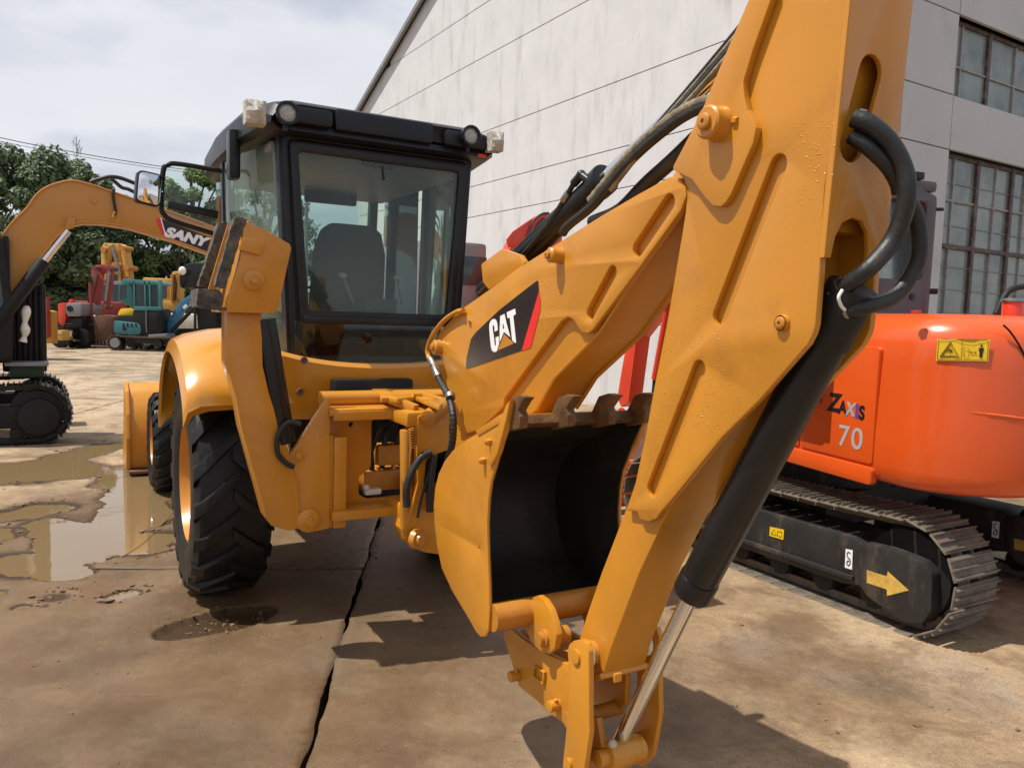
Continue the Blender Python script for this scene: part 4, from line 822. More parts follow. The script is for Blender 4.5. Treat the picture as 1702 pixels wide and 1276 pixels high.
# ---- bucket cylinder in the channel of the stick
c0, c1, c2 = C3(1385, 540, .0), C3(1151, 984, .0), C3(1028, 1236, .0)
d_ = (c1-c0).normalized(); B('bucket_cylinder', MB().cyl(c0-d_*.02, c1, .058, seg=32, bev=.008).cyl(c1-d_*.07, c1+d_*.004, .062, seg=32, bev=.008), K)
B('bucket_cylinder_head', MB().cyl(c0-d_*.11, c0+d_*.05, .064, seg=24, bev=.01).cyl(c0+V((-.05, 0, .02)), c0+V((.05, 0, .02)), .05, seg=20, bev=.006).cyl(c0+V((.0, -.06, .05)), c0+V((.0, -.02, .0)), .022, seg=12), M['dark'])  # cylinder base, its dark end lengthened to stand in for the opening's shade
B('bucket_cylinder_rod', MB().cyl(c1, c2, .0265, seg=28), M['chrome'])
q = C3(1031, 1250, 0.0); B('rod_eye', MB().cyl(q+V((-.062, 0, 0)), q+V((.062, 0, 0)), .052, seg=24, bev=.01).cyl(q+V((-.10, 0, 0)), q+V((.10, 0, 0)), .030, seg=20, bev=.004).cyl(q+V((.062, 0, -.0)), q+V((.09, 0, 0)), .046, seg=20, bev=.004), Y)
B('rod_nipple', MB().ball(q+V((-.05, -.02, .055)), .016), M['paper'])
for s in (-1, 1):
    x_ = s*.152; lo = CF.X(-.160, [(945, 1080), (947, 1070), (954, 1064), (968, 1062), (976, 1068), (980, 1082), (980, 1185), (981, 1215), (970, 1290), (955, 1310), (940, 1300), (936, 1270), (941, 1225), (946, 1160)])
    B('bucket_link', MB().prism(lo, 0, x_-.011, x_+.011, .005), Y)
    p = CF.hit(958, 1090, 0, -.163); B('link_pin', MB().lathe([(-.16, .042), (.0, .042), (.001, .02)], (s*.140, p.y, p.z), (s, 0, 0), 24), YD); B('link_washer', MB().lathe([(-.014, .050), (0.004, .052), (.006, .040)], (s*.132, p.y, p.z), (s, 0, 0), 24), M['whitep']); B('link_pin_head', MB().lathe([(0, .026), (.008, .026), (.010, .0)], (s*.163, p.y, p.z), (s, 0, 0), 18), Y)
    p2 = CF.hit(946, 1268, 0, -.163); B('link_pin', MB().lathe([(-.11, .036), (0, .036), (.001, 0)], (s*.142, p2.y, p2.z), (s, 0, 0), 20), YD); B('link_pin_head', MB().lathe([(0, .02), (.008, .02), (.010, .0)], (s*.163, p2.y, p2.z), (s, 0, 0), 18), Y)
# ---- bucket
hw = .305
def XK(pts, x=-hw): return CF.X(x, pts)
so = [(841, 690), (797, 721), (775, 735), (756, 749), (743, 766), (733, 787), (727, 812), (725, 838), (726, 868), (730, 905), (738, 943), (755, 980), (785, 1030), (795, 1048), (803, 1057), (811, 1056), (816, 1046), (818, 1010), (817, 969), (815, 920), (814, 870), (816, 830), (820, 800), (826, 780), (836, 745), (848, 712), (850, 698)]
side = XK(so)
for s in (-1, 1): B('bucket_side_plate', MB().plate([fillet(side, .004, 1), circle2(XK([(801, 910)])[0], .006, 10)], 0, s*(hw+.012), s*hw, .003), Y)
path = [V((*p, 0)) for p in XK([(838, 694), (800, 722), (775, 736), (757, 750), (744, 767), (735, 788), (729, 812), (727, 838), (728, 868), (732, 905), (740, 943), (757, 980), (787, 1030), (800, 1046)])]
path = [tuple(p.to_2d()) for p in spline(path, 3)]
B('bucket_shell', MB().sheet(path, 0, -hw, hw, .012), Y)
inn = MB().sheet(path, 0, -hw+.001, hw-.001, -.006)
iside = XK([(a+(1 if a < 790 else -1), b_) for a, b_ in so])
for s in (-1, 1): inn.prism(iside, 0, s*(hw-.006), s*(hw-.0005), 0)
B('bucket_lining', inn, M['blackmetal'])
lip = XK([(845, 690), (826, 703), (829, 712), (842, 712), (850, 705)]); B('cutting_edge', MB().prism(lip, 0, -hw, hw, .003), M['tooth'])
tp = [(841, 718), (842, 690), (853, 662), (866, 657), (879, 660), (873, 667), (865, 682), (869, 692), (867, 712)]
tooth = XK(tp, -.295); y0t = tooth[0]
for x in (-.288, -.085, .10, .272):
    m_ = MB(); A = []
    for k_, wdt in ():
        pass
    m_.prism(tooth, 0, x-.018, x+.018, .005)
    tz = max(p[1] for p in tooth)
    for v in m_.bm.verts:
        f = (v.co.z-(tz-.10))/.10
        if f > 0: v.co.x = x+(v.co.x-x)*(1+.15*f)
    B('bucket_tooth', m_, M['tooth'])
for s in (-1, 1): B('side_cutter', MB().prism(XK([(843, 690), (851, 672), (857, 664), (850, 700), (836, 752), (826, 772), (820, 770), (826, 740)]), 0, s*(hw+.001), s*(hw+.024), .004), Y)
B('lip_strip', MB().prism(XK([(845, 686), (838, 688), (796, 716), (801, 724), (842, 700)]), 0, -hw-.016, -hw+.01, .003), Y)
for px, py in ((816, 734), (806, 765)):
    p = C3(px, py, -hw-.012); B('bucket_bolt', MB().cyl(p, p+V((-.02, 0, 0)), .0145, seg=6, bev=.003).cyl(p+V((-.02, 0, 0)), p+V((-.028, 0, 0)), .008, seg=10), Y)
tq = C3(817, 1026, -hw); B('torque_tube', MB().cyl((-hw, tq.y, tq.z), (hw, tq.y, tq.z), .053, seg=32), YD)
for s in (-1, 1):
    er = CF.X(-.115, [(893, 1000), (898, 990), (906, 987), (916, 994), (926, 1010), (933, 1030), (938, 1052), (934, 1076), (924, 1084), (912, 1080), (896, 1066), (884, 1040)])
    B('bucket_ear', MB().prism(fillet(er, .01), 0, s*.135-.014, s*.135+.014, .005), Y)
    p = CF.hit(905, 1060, 0, -.15); B('ear_pin', MB().lathe([(-.1, .034), (.01, .034), (.012, .026), (.03, .026), (.032, 0)], (s*.150, p.y, p.z), (s, 0, 0), 22), YD)
    lk_ = CF.X(-.118, [(834, 1050), (838, 1062), (850, 1100), (855, 1120), (862, 1140), (892, 1164), (920, 1190), (943, 1206), (960, 1190), (962, 1130), (945, 1104), (905, 1085), (866, 1060), (850, 1046)])
    B('bucket_hinge_plate', MB().prism(fillet(lk_, .006, 2), 0, s*.105-.012, s*.105+.012, .005), Y)
    rc = CF.X(-.119, [(890, 1104), (908, 1116), (906, 1137), (887, 1122)]); B('plate_stop', MB().plate([rc, [(a*.78+.22*sum(p[0] for p in rc)/4, b_*.78+.22*sum(p[1] for p in rc)/4) for a, b_ in rc]], 0, s*.117, s*.130, .002), Y)
    for px, py in ((862, 1121), (928, 1170)):
        p = CF.hit(px, py, 0, -.117); m_ = MB().cyl((s*.112, p.y, p.z), (s*.160, p.y, p.z), .022, seg=20, bev=.004).ball((s*.135, p.y-.01, p.z+.024), .008); B('hinge_pin', m_, Y)
B('hinge_web', MB().prism(CF.X(-.1, [(838, 1052), (862, 1058), (962, 1120), (960, 1130), (855, 1066)]), 0, -.09, .09, .004), YD)
B('stick_nose', MB().cyl((-.125, *CF.X(-.1, [(966, 1090)])[0]), (.125, *CF.X(-.1, [(966, 1090)])[0]), .052, seg=28, bev=.004), Y)
p_ = CF.X(-.1, [(950, 1195)])[0]; B('guide_pin', MB().cyl((-.12, *p_), (.12, *p_), .028, seg=16), YD)
B('guide_link', MB().prism(CF.X(-.05, [(955, 1180), (1003, 1190), (1012, 1240), (985, 1250), (960, 1210)]), 0, -.08, -.055, .005), M['yellow_dull'])
# ================================================================ the orange excavator at right: tracks, swung upper body, cab, boom
ZO = g2w(1530, 1067); ZF = Frame(ZO.x, ZO.y, R(30.6)); UF = Frame(ZO.x, ZO.y, R(18))
ze = thing('crawler_excavator', 'bright orange excavator with rounded counterweight and dusty steel tracks at right', 'excavator', (ZO.x, ZO.y, 0), ZF.yaw)
def Z(name, mb, m, par=None, label=None): return obj(name, mb, m, par or ze, label)
def crawler(parent, x0, y0, ln, h, w, nshoe, shoe_m, frame_m, detail=True, sgn=1, arrow=False, mesh=None, grouser=.022):
    """one track: x0 the outer edge, y0 the near end, running along +y"""
    e = empty('track', parent, (x0+w/2, y0, 0)); r = h/2-.02; cy = (r+.02, ln-r-.02); zc = h/2
    st_ = cy[1]-cy[0]; per = 2*st_+2*math.pi*r; pitch = per/nshoe
    if mesh is None:
        m_ = MB(); p = pitch
        m_.box((0, 0, .004), (w, p*.93, .012), .002, None, 1)
        if detail:
            for k_ in (-.36, 0, .36): m_.prism([(p*k_-.008, .008), (p*k_+.008, .008), (p*k_+.004, .008+grouser), (p*k_-.004, .008+grouser)], 0, -w/2+.004, w/2-.004, 0)
        else: m_.box((0, 0, .02), (w, p*.3, .02), 0)
        for sx_ in (-1, 1): m_.box((sx_*.06, 0, -.035), (.022, p*1.02, .055), 0)
        mesh = m_.mesh('track_shoe'); mesh.materials.append(shoe_m)
    for i in range(nshoe):
        d = (i+.4)*pitch
        if d < st_: y, z, a = cy[0]+d, zc+r - (.03*math.sin(math.pi*d/st_) if st_ > 1 else 0), 0
        elif d < st_+math.pi*r: a = -(d-st_)/r; y, z = cy[1]+r*math.sin(-a), zc+r*math.cos(a)
        elif d < 2*st_+math.pi*r: y, z, a = cy[1]-(d-st_-math.pi*r), zc-r, math.pi
        else: q_ = (d-2*st_-math.pi*r)/r; a = -math.pi-q_; y, z = cy[0]-r*math.sin(q_), zc-r*math.cos(q_)
        again(mesh, 'track_shoe', e, Matrix.Translation((0, y, z)) @ Matrix.Rotation(a, 4, 'X') @ Matrix.Translation((0, 0, .016)))
    wh_ = MB()
    for y in cy: wh_ = MB() if y == cy[1] else wh_; wh_.cyl((-w*.28, y, zc), (w*.28, y, zc), r-.05, seg=28, bev=.012); wh_.cyl((-w*.36, y, zc), (w*.36, y, zc), r*.4, seg=20, bev=.01); obj('end_wheel', wh_, M['dark'], e)
    rl = MB().cyl((-w*.30, 0, 0), (w*.30, 0, 0), .085, seg=16, bev=.01).mesh('roller'); rl.materials.append(M['dark'])
    for i in range(6): again(rl, 'roller', e, Matrix.Translation((0, cy[0]+.22+(st_-.44)*i/5, .14)))
    return e, mesh, cy, zc, r
TH, TW, TL = .70, .45, 3.0
tr, zmesh, cy, zc, r_ = crawler(ze, 0, -.17, TL, TH, TW, 44, M['track'], M['frame'])
tr2, *_ = crawler(ze, 1.75, -.17, TL, TH, TW, 44, M['track'], M['frame'], mesh=zmesh)
def zx(pts, x=.03): return ZF.X(x, pts)
for k_, e in enumerate((tr, tr2)):
    fr = MB(); fr.prism(fillet([(.60, .20), (.60, .47), (.7, .50), (2.55, .50), (2.75, .44), (2.75, .2), (2.5, .17), (.75, .17)], .03), 0, -.19, .19, .02)
    fr.prism([(.66, .22), (.66, .25), (2.7, .25), (2.7, .22)], 0, -.215, -.18, .004)
    obj('track_frame', fr, M['frame'], e)
    gd = MB(); gd.prism(fillet([(.18, .10), (.13, .20), (.14, .42), (.20, .48), (.42, .50), (.60, .49), (.63, .46), (.63, .22), (.55, .15), (.3, .07)], .04), 0, -.21, .17, .02); obj('end_guard', gd, M['frame'], e)
    hk = MB(); hk.cyl((-.195, 1.9, .36), (-.20, 1.9, .36), .035, seg=16); obj('frame_hole', hk, M['decal'], e)
    # painted arrow, hook mark and warning label, as in the photograph
    X_ = -.2115
    ax = lambda pts: [(p[0]+.17, p[1]) for p in ZF.X(.225-.2115, [(1190+a/3.324, 740+b_/3.324) for a, b_ in pts])]
    obj('arrow_mark', MB().prism(ax([(834, 688), (944, 722), (950, 695), (1066, 800), (946, 830), (944, 795), (834, 758)]), 0, X_-.0015, X_, 0), M['arrow'], e)
    hkp = ax([(707, 573), (746, 580), (742, 688), (702, 676)]); X2 = -.1925 if True else 0
    obj('hook_label', MB().prism(hkp, 0, X2-.0015, X2, 0), M['white'], e)
    hp = ax([(734, 598), (724, 590), (716, 600), (718, 618), (730, 630), (733, 650), (724, 664), (714, 655), (718, 640), (728, 640)]); obj('hook_symbol', MB().tube([V((X2-.002, *p)) for p in hp], .0035, 6), M['decal'], e)
    wl = ax([(289, 450), (367, 467), (362, 523), (286, 500)]); obj('warning_label', MB().prism(wl, 0, X2-.0015, X2, 0), M['sticker'], e)
    obj('warning_symbol', MB().tube([V((X2-.002, *p)) for p in ax([(296, 490), (312, 466), (325, 498), (296, 490)])], .002, 5, raw=True).tube([V((X2-.002, *p)) for p in ax([(332, 475), (355, 480), (353, 508), (330, 500), (332, 475)])], .002, 5, raw=True), M['decal'], e)
Z('car_body', MB().box((1.1, 1.55, .50), (1.3, 1.0, .26), .04).cyl((1.1, 1.6, .62), (1.1, 1.6, .86), .55, seg=36), M['frame'])
Z('dozer_blade', MB().prism([(3.25, .05), (3.35, .1), (3.28, .3), (3.32, .5), (3.25, .5), (3.2, .3)], 0, .0, 2.2, .01), M['orange'])
# upper body: in a frame swung 12.6 degrees
U = empty('upper_body', ze); 
def ucorner(): 
    return UF.hit(1447, 772, 0, UX0)
UX0 = -.10
def uh(px, py): return UF.hit(px, py, 0, UX0)
print('U', uh(1447, 772), uh(1333, 742), uh(1380, 650), UF.hit(1600, 522, 1, -.3), UF.hit(1600, 828, 1, -.3), [uh(p, 700).y for p in (1300, 1350, 1400, 1450, 1490, 1520)])
dM = Matrix.Rotation(UF.yaw-ZF.yaw, 4, 'Z')
def UO(name, mb, m, par=None, label=None):
    mb.bm.transform(dM); return obj(name, mb, m, par or ze, label)
bpy.data.objects.remove(U)
xl = UX0; ZB, ZT = .90, 1.955
yc = uh(1487, 700).y                        # where the left side starts to round into the counterweight
def plan(off, n=10, rc=.62, wd=2.1, depth=2.3):
    """outline of the upper body seen from above, going round the rear; off pulls it in"""
    o = [(xl+off, yc+depth)]
    for k_ in range(n+1): t_ = math.pi+math.pi/2*k_/n; o.append((xl+rc+(rc-off)*math.cos(t_), yc+(rc*.78-off)*math.sin(t_)))
    for k_ in range(n+1): t_ = 1.5*math.pi+math.pi/2*k_/n; o.append((xl+wd-rc+(rc-off)*math.cos(t_), yc+(rc*.78-off)*math.sin(t_)))
    o.append((xl+wd-off, yc+depth)); return o
rings = []
for z, off in ((ZB, .07), (ZB+.015, .03), (ZB+.05, .008), (ZB+.12, .0), (ZB+.30, .0), (1.30, .004), (1.46, .010), (1.64, .016), (1.76, .022), (1.84, .042), (1.90, .085), (1.932, .15), (ZT, .26)):
    pl = plan(off); rings.append([V((x, y, z)) for x, y in pl])
def crease(v):        # a shallow hollow sweeps across the right of the counterweight
    return v
um = MB(); um.loft(rings, True); UO('counterweight', um, M['orange'])
# side panels with shut lines, lower sill, latch
bl = uh(1333, 742); br = uh(1447, 772)
yd = [uh(1333, 700).y]
zsl = lambda y: bl.z+(br.z-bl.z)*(y-bl.y)/(br.y-bl.y)
y2 = yd[0]
zb_ = (bl.z+br.z)/2
UO('side_door', MB().prism(fillet([(br.y-.02, zb_), (y2-.008, zb_), (y2-.008, 1.74), (br.y-.02, 1.74)], .03), 0, xl-.012, xl+.02, .006), M['orange'])
UO('side_door', MB().prism(fillet([(y2+.008, zb_), (y2+.8, zb_), (y2+.8, 1.74), (y2+.008, 1.74)], .03), 0, xl-.012, xl+.02, .006), M['orange'])
UO('side_sill', MB().prism(fillet([(br.y-.03, zb_-.016), (yc+2.2, zb_-.016), (yc+2.2, zb_-.13), (br.y-.03, zb_-.13)], .03), 0, xl-.02, xl+.03, .015), M['orange'])
q = uh(1362, 660); UO('door_latch', MB().box((xl-.014, q.y, q.z), (.012, .11, .085), .004), M['orange_red']); UO('latch_recess', MB().box((xl-.0205, q.y-.01, q.z), (.004, .07, .055), .002), M['decal']); UO('latch_key', MB().cyl((xl-.022, q.y, q.z), (xl-.026, q.y, q.z), .014, seg=12), M['steel'])
UO('engine_frame', MB().box((xl+1.0, yc+1.2, 1.2), (1.8, 2.0, .6), .03), M['dark'])
# lettering on the near door
def side_text(body, px, py, hgt, m_, sx=1, bold=0, shear=0, name='lettering'):
    p = uh(px, py); Mx = Matrix.Translation((xl-.0135, p.y, p.z)) @ Matrix(((0, 0, -1, 0), (-1, 0, 0, 0), (0, 1, 0, 0), (0, 0, 0, 1)))
    UO(name, MB().text(body, hgt, .002, Mx, bold, sx, shear), m_)
side_text('Z', 1388, 670, .165, M['decal'], 1.0, .006, .15)
side_text('A', 1403, 678, .120, M['decal'], .9, .004, .05)
side_text('X', 1415.5, 681, .120, M['ltgrey'], .95, .004, .15)
side_text('I', 1427, 684, .120, M['purple'], 1.0, .006)
side_text('S', 1435, 687, .120, M['decal'], .9, .005)
side_text('7', 1405, 726, .195, M['grey_print'], 1.1, .0015); side_text('0', 1427, 731, .195, M['grey_print'], 1.1, .0015)
# warning plate on the rounded corner of the counterweight
rc_, ry_ = .62, .62*.78
def cw_pt(t_, z, off=0): 
    n_ = V((math.cos(t_)/rc_, math.sin(t_)/ry_, 0)).normalized(); return V((xl+rc_+(rc_-.02)*math.cos(t_), yc+(ry_-.02)*math.sin(t_), z))+n_*(off+.006)
def cw_hit(px, py):
    best = None
    for i in range(600):
        t_ = math.pi+math.pi*.5*i/600; y = yc+(ry_-.016)*math.sin(t_); h_ = UF.hit(px, py, 1, y); d = abs(h_.x-(xl+rc_+(rc_-.016)*math.cos(t_)))
        if best is None or d < best[0]: best = (d, t_, h_.z)
    return best[1], best[2]
(tL, zL), (tR, zR) = cw_hit(1557, 581), cw_hit(1643, 582); hs_ = abs(cw_hit(1600, 563)[1]-cw_hit(1600, 600)[1]); ws = .262
def cwq(dx, dz, off): f = dx/ws+.5; return cw_pt(tL+(tR-tL)*f, zL+(zR-zL)*f+dz*hs_/.112, off)
def cwpoly(name, pts, off, m_, th=.002):
    m2 = MB(); m2.loft([[cwq(a, b_, off) for a, b_ in pts], [cwq(a, b_, off+th) for a, b_ in pts]]); UO(name, m2, m_)
def strip(dx0, dx1, dz0, dz1, n=6): return [(dx0+(dx1-dx0)*i/n, dz0) for i in range(n+1)]+[(dx1-(dx1-dx0)*i/n, dz1) for i in range(n+1)]
cwpoly('warning_plate', strip(-ws/2, ws/2, -.056, .056), .004, M['sticker'])
def cwline(pts, r=.0016): UO('warning_symbol', MB().tube([cwq(a, b_, .008) for a, b_ in pts], r, 5, raw=True), M['decal'])
cwline(strip(-ws/2+.008, ws/2-.008, -.048, .048)+[(-ws/2+.008, -.048)], .001); cwline([(-.002, -.046), (-.002, .046)], .001)
cwline([(-.108, -.036), (-.060, .040), (-.012, -.036), (-.108, -.036)], .0025); cwline([(-.096, -.029), (-.060, .027), (-.024, -.029), (-.096, -.029)], .0012); cwline([(-.078, -.008), (-.05, .004), (-.06, -.016)], .002); cwline([(-.07, .008), (-.045, -.014)], .002)
cwline([(.010, -.034), (.010, .012), (.034, .012), (.034, -.034), (.010, -.034)], .001); cwline([(.042, -.012), (.070, -.012)], .0016); cwline([(.048, -.007), (.042, -.012), (.048, -.017)], .0015); cwline([(.064, -.007), (.070, -.012), (.064, -.017)], .0015)
cwpoly('warning_symbol', [(.082, .012), (.104, .012), (.104, -.006), (.100, -.006), (.100, -.036), (.094, -.036), (.093, -.010), (.092, -.036), (.086, -.036), (.086, -.006), (.082, -.006)], .0065, M['decal']); cwpoly('warning_symbol', [(.093+.006*math.cos(t_*.7), .022+.006*math.sin(t_*.7)) for t_ in range(9)], .0065, M['decal'])
# crease ridge and cover line on the counterweight, exhaust, cab
cr_ = [cw_pt(*cw_hit(px, py), -.010) for px, py in ((1532, 676), (1560, 679), (1600, 684), (1640, 689), (1680, 694), (1712, 698))]
UO('body_crease', MB().tube(cr_, lambda s: .004+.018*min(1, s*1.5), 8), M['orange'])
cl = [cw_pt(*cw_hit(px, py), -.004) for px, py in ((1668, 540), (1680, 552), (1695, 575), (1708, 600))]
UO('cover_joint', MB().tube(cl, .006, 6), M['dark'])
ex = UF.hit(1683, 515, 1, yc+.15)
UO('exhaust_stub', MB().cyl((ex.x, ex.y, ZT-.1), (ex.x, ex.y, UF.hit(1683, 502, 1, yc+.15).z), .062, seg=24, bev=.006), M['orange_red'])
UO('exhaust_cap', MB().lathe([(0, .07), (.012, .07), (.024, .05), (.026, 0)], (ex.x, ex.y, UF.hit(1683, 502, 1, yc+.15).z), (0, 0, 1), 24), M['steel'])
UO('exhaust_pipe', MB().tube([UF.hit(*p, 1, yc+.5) for p in ((1655, 522), (1668, 495), (1680, 482), (1702, 476), (1740, 474))], .022), M['dark'])
UO('hood_bolt', MB().cyl(UF.hit(1523, 521, 1, yc-.1), UF.hit(1523, 516, 1, yc-.1), .03, seg=6), M['orange_red'])
yq = yc+.55
cb0 = [UF.hit(*p, 1, yq) for p in ((1395, 286), (1518, 292), (1560, 305), (1562, 330), (1552, 530))]
xr, zt_ = cb0[2].x, cb0[0].z
xl_ = xr-1.0
cr2 = [(xr, 1.5), (xr+.005, zt_-.16), (xr-.0, zt_-.09), (xr-.12, zt_-.06), (xr-.2, zt_), (xl_, zt_), (xl_, 1.5)]
zw0, zw1 = UF.hit(1530, 466, 1, yq).z, UF.hit(1530, 340, 1, yq).z; xw1 = UF.hit(1538, 400, 1, yq).x
UO('cab_rear', MB().plate([fillet(cr2, .05), fillet([(xl_+.08, zw0), (xw1, zw0), (xw1-.005, zw1), (xw1-.04, zw1+.02), (xl_+.08, zw1+.02)], .05)], 1, yq, yq+.07, .01), M['cabgrey'])
UO('cab_rear_window', MB().box(((xl_+xw1)/2+.04, yq+.05, (zw0+zw1)/2), (xw1-xl_-.02, .006, zw1-zw0+.1), 0), M['cabglass'])
for s, x in ((-1, xl_+.03), (1, xr-.03)):
    UO('cab_side', MB().plate([fillet([(yq+.05, 1.5), (yq+1.35, 1.5), (yq+1.3, zt_-.05), (yq+.05, zt_-.05)], .05), fillet([(yq+.17, zw0-.2), (yq+1.2, zw0-.2), (yq+1.15, zt_-.17), (yq+.17, zt_-.17)], .05)], 0, x-.03, x+.03, .01), M['cabgrey'])
    UO('cab_side_window', MB().box((x, yq+.68, (zw0+zt_)/2-.15), (.006, 1.1, zt_-zw0+.1), 0), M['cabglass'])
UO('cab_roof', MB().box(((xl_+xr)/2, yq+.7, zt_-.03), (1.0, 1.4, .08), .03), M['cabgrey'])
UO('cab_seat', MB().box(((xl_+xr)/2, yq+.5, 2.05), (.5, .12, .6), .05), M['seat'])
UO('cab_bolt', MB().cyl((UF.hit(1516, 493, 1, yq).x, yq, UF.hit(1516, 493, 1, yq).z), (UF.hit(1516, 493, 1, yq).x, yq-.01, UF.hit(1516, 493, 1, yq).z), .022, seg=14), M['decal'])
gb = MB()
for k_ in range(6): z = zw0+.06+(zw1-zw0-.1)*k_/5; gb.cyl((xl_+.1, yq+.09, z), (xw1, yq+.09, z), .007, seg=6)
UO('window_guard', gb, M['dark'])
UO('cab_lamp', MB().box((xr-.18, yq+.02, zt_+.03), (.08, .08, .05), .01).cyl((xr-.3, yq+.04, zt_+.03), (xr-.15, yq+.04, zt_+.03), .006, seg=6), K)
UO('mirror_stalk', MB().cyl((xr, yq+.02, zw1-.02), (xr+.05, yq-.01, zw1-.02), .012, seg=8).cyl((xr, yq+.02, zw0-.07), (xr+.05, yq-.01, zw0-.07), .02, seg=8), M['dark'])
# boom hidden mostly by the backhoe, its arm hanging into view
xm = xl+1.15
ap = [UF.hit(*p, 0, xm-.08) for p in ((1030, 672), (1108, 500), (1085, 490), (1075, 690))]
tipU, tipL = UF.hit(1108, 478, 0, xm), UF.hit(1050, 690, 0, xm)
print('ARM', tipU, tipL)
UO('boom', MB().prism(fillet([(yc+2.0, 1.25), (yc+2.3, 1.25), (yc+3.4, 2.45), (tipU.y+.1, tipU.z+.22), (tipU.y+.12, tipU.z-.1), (tipU.y-.1, tipU.z-.05), (yc+3.6, 2.05), (yc+2.8, 1.6)][:8], .06) if tipU.y > yc+3.6 else [(yc+2.0, 1.25), (yc+2.3, 1.2), (tipU.y+.1, tipU.z-.1), (tipU.y+.1, tipU.z+.15), (tipU.y-.1, tipU.z+.18)], 0, xm-.12, xm+.12, .02), M['orange_red'])
am = UF.X(xm-.1, [(1104, 500), (1041, 573), (1033, 615), (1026, 661), (1032, 676), (1044, 668), (1058, 560), (1088, 520), (1112, 500)])
UO('arm', MB().prism(fillet(am, .01), 0, xm-.10, xm+.10, .012), M['orange_red'])
ac0, ac1, ac2 = UF.hit(1113, 500, 0, xm-.02), UF.hit(1089, 630, 0, xm-.02), UF.hit(1083, 700, 0, xm-.02)
UO('arm_cylinder', MB().cyl(ac0, ac1, .05), M['orange_red']); UO('arm_cylinder_rod', MB().cyl(ac1, ac2, .032), M['dark'])
UO('arm_pin', MB().cyl(UF.hit(1033, 683, 0, xm-.12), UF.hit(1033, 683, 0, xm+.1)+V((0, 0, 0)), .05, bev=.01), M['orange_red'])
UO('arm_bucket', MB().prism(fillet(UF.X(xm-.3, [(1030, 690), (1085, 690), (1100, 760), (1070, 850), (1020, 800), (1010, 740)]), .05), 0, xm-.3, xm+.3, .01), M['rust'])
# ================================================================ a second, redder machine between the backhoe and the wall
o2 = g2w(880, 640); o2 = V((o2.x, o2.y, 0)); 
RO = WF.hit(882, 380, 1, 14.0); RF = Frame(RO.x, RO.y, R(31.5))
re_ = thing('red_excavator', 'red excavator parked beyond the backhoe boom against the white wall', 'excavator', (RO.x, RO.y, 0), RF.yaw)
rx = lambda pts, x=0: RF.X(x, pts)
arcp = RF.Y(0, [(800, 520), (815, 470), (838, 420), (850, 395), (870, 375), (895, 358), (915, 356), (930, 372), (925, 420), (905, 520)])
obj('boom', MB().prism(fillet(arcp, .05), 1, -.14, .14, .02), M['orange_red'], re_)
hd2 = RF.Y(-.16, [(842, 398), (852, 385), (880, 366), (905, 353), (918, 355), (925, 380), (880, 400), (846, 412)]); obj('boom_plate', MB().prism(hd2, 1, -.17, -.14, .006), M['orange_red'], re_)
obj('boom_line', MB().tube([RF.hit(*p, 1, -.2) for p in ((872, 412), (880, 385), (886, 368), (900, 356), (912, 354))], .018).tube([RF.hit(*p, 1, -.2) for p in ((884, 412), (890, 380), (905, 362))], .015), M['rubber'], re_)
bxs = RF.hit(700, 560, 1, .8)
obj('house', MB().box((bxs.x-.35, 1.2, 1.35), (2.6, 1.9, .9), .08), M['orange_red'], re_)
cq = RF.hit(808, 450, 1, .3); 
obj('cab', MB().box((cq.x-.56, .9, cq.z-.25), (1.15, 1.2, 1.45), .08), M['greymetal'], re_); obj('cab_window', MB().box((cq.x-.5, .295, cq.z-.02), (1.0, .012, .5), .02), M['farglass'], re_)
crawler(re_, bxs.x-.9, .2, 2.6, .7, .45, 30, M['track'], M['frame'], False); crawler(re_, bxs.x+.9, .2, 2.6, .7, .45, 30, M['track'], M['frame'], False)
obj('undercarriage', MB().box((bxs.x+.2, 1.4, .6), (1.4, 1.2, .5), .05), M['frame'], re_)
# ================================================================ the ochre excavator at left
SO = g2w(20, 741); SF = Frame(SO.x, SO.y, R(31))          # its own x runs to the right of the picture, tracks along x
sy = thing('crawler_excavator', 'ochre excavator with arched boom and dark tracks at left, SANY on its boom', 'excavator', (SO.x, SO.y, 0), SF.yaw)
def S(name, mb, m, par=None): return obj(name, mb, m, par or sy)
SYM = M['sanyyel']
def syt(pts, y): return SF.Y(y, pts)
# tracks lie along x: build along y and turn
tpiv = empty('track_base', sy); bpy.data.objects.remove(tpiv)
xe = SF.hit(117, 690, 1, .1).x
zt2 = SF.hit(60, 640, 1, .05).z
TMAT = mat('oily_track_steel', (.022, .02, .018), .4, .4, .4, 10, .3, 50, 0, (.13, .105, .08), .5, 6)
ea, sm_, *_ = crawler(sy, 0, 0, 3.0, max(.62, min(.8, zt2)), .45, 38, TMAT, M['frame'], True, grouser=.03)
eb, *_ = crawler(sy, 0, 0, 3.0, max(.62, min(.8, zt2)), .45, 38, TMAT, M['frame'], True, mesh=sm_)
for e, yy in ((ea, .0), (eb, 1.75)):
    e.rotation_euler = (0, 0, R(90)); e.location = (xe, yy+.225, 0)
    obj('track_frame', MB().box((0, 1.5, .36), (.34, 2.2, .3), .04).cyl((-.23, .36, .36), (.2, .36, .36), .24, seg=28, bev=.02).cyl((.23, .36, .36), (.2, .36, .36), .24, seg=28, bev=.02), M['dark'], e)
S('car_body', MB().box((xe-1.5, .98, .55), (1.2, 1.3, .3), .04).cyl((xe-1.5, .98, .7), (xe-1.5, .98, .95), .5), M['frame'])
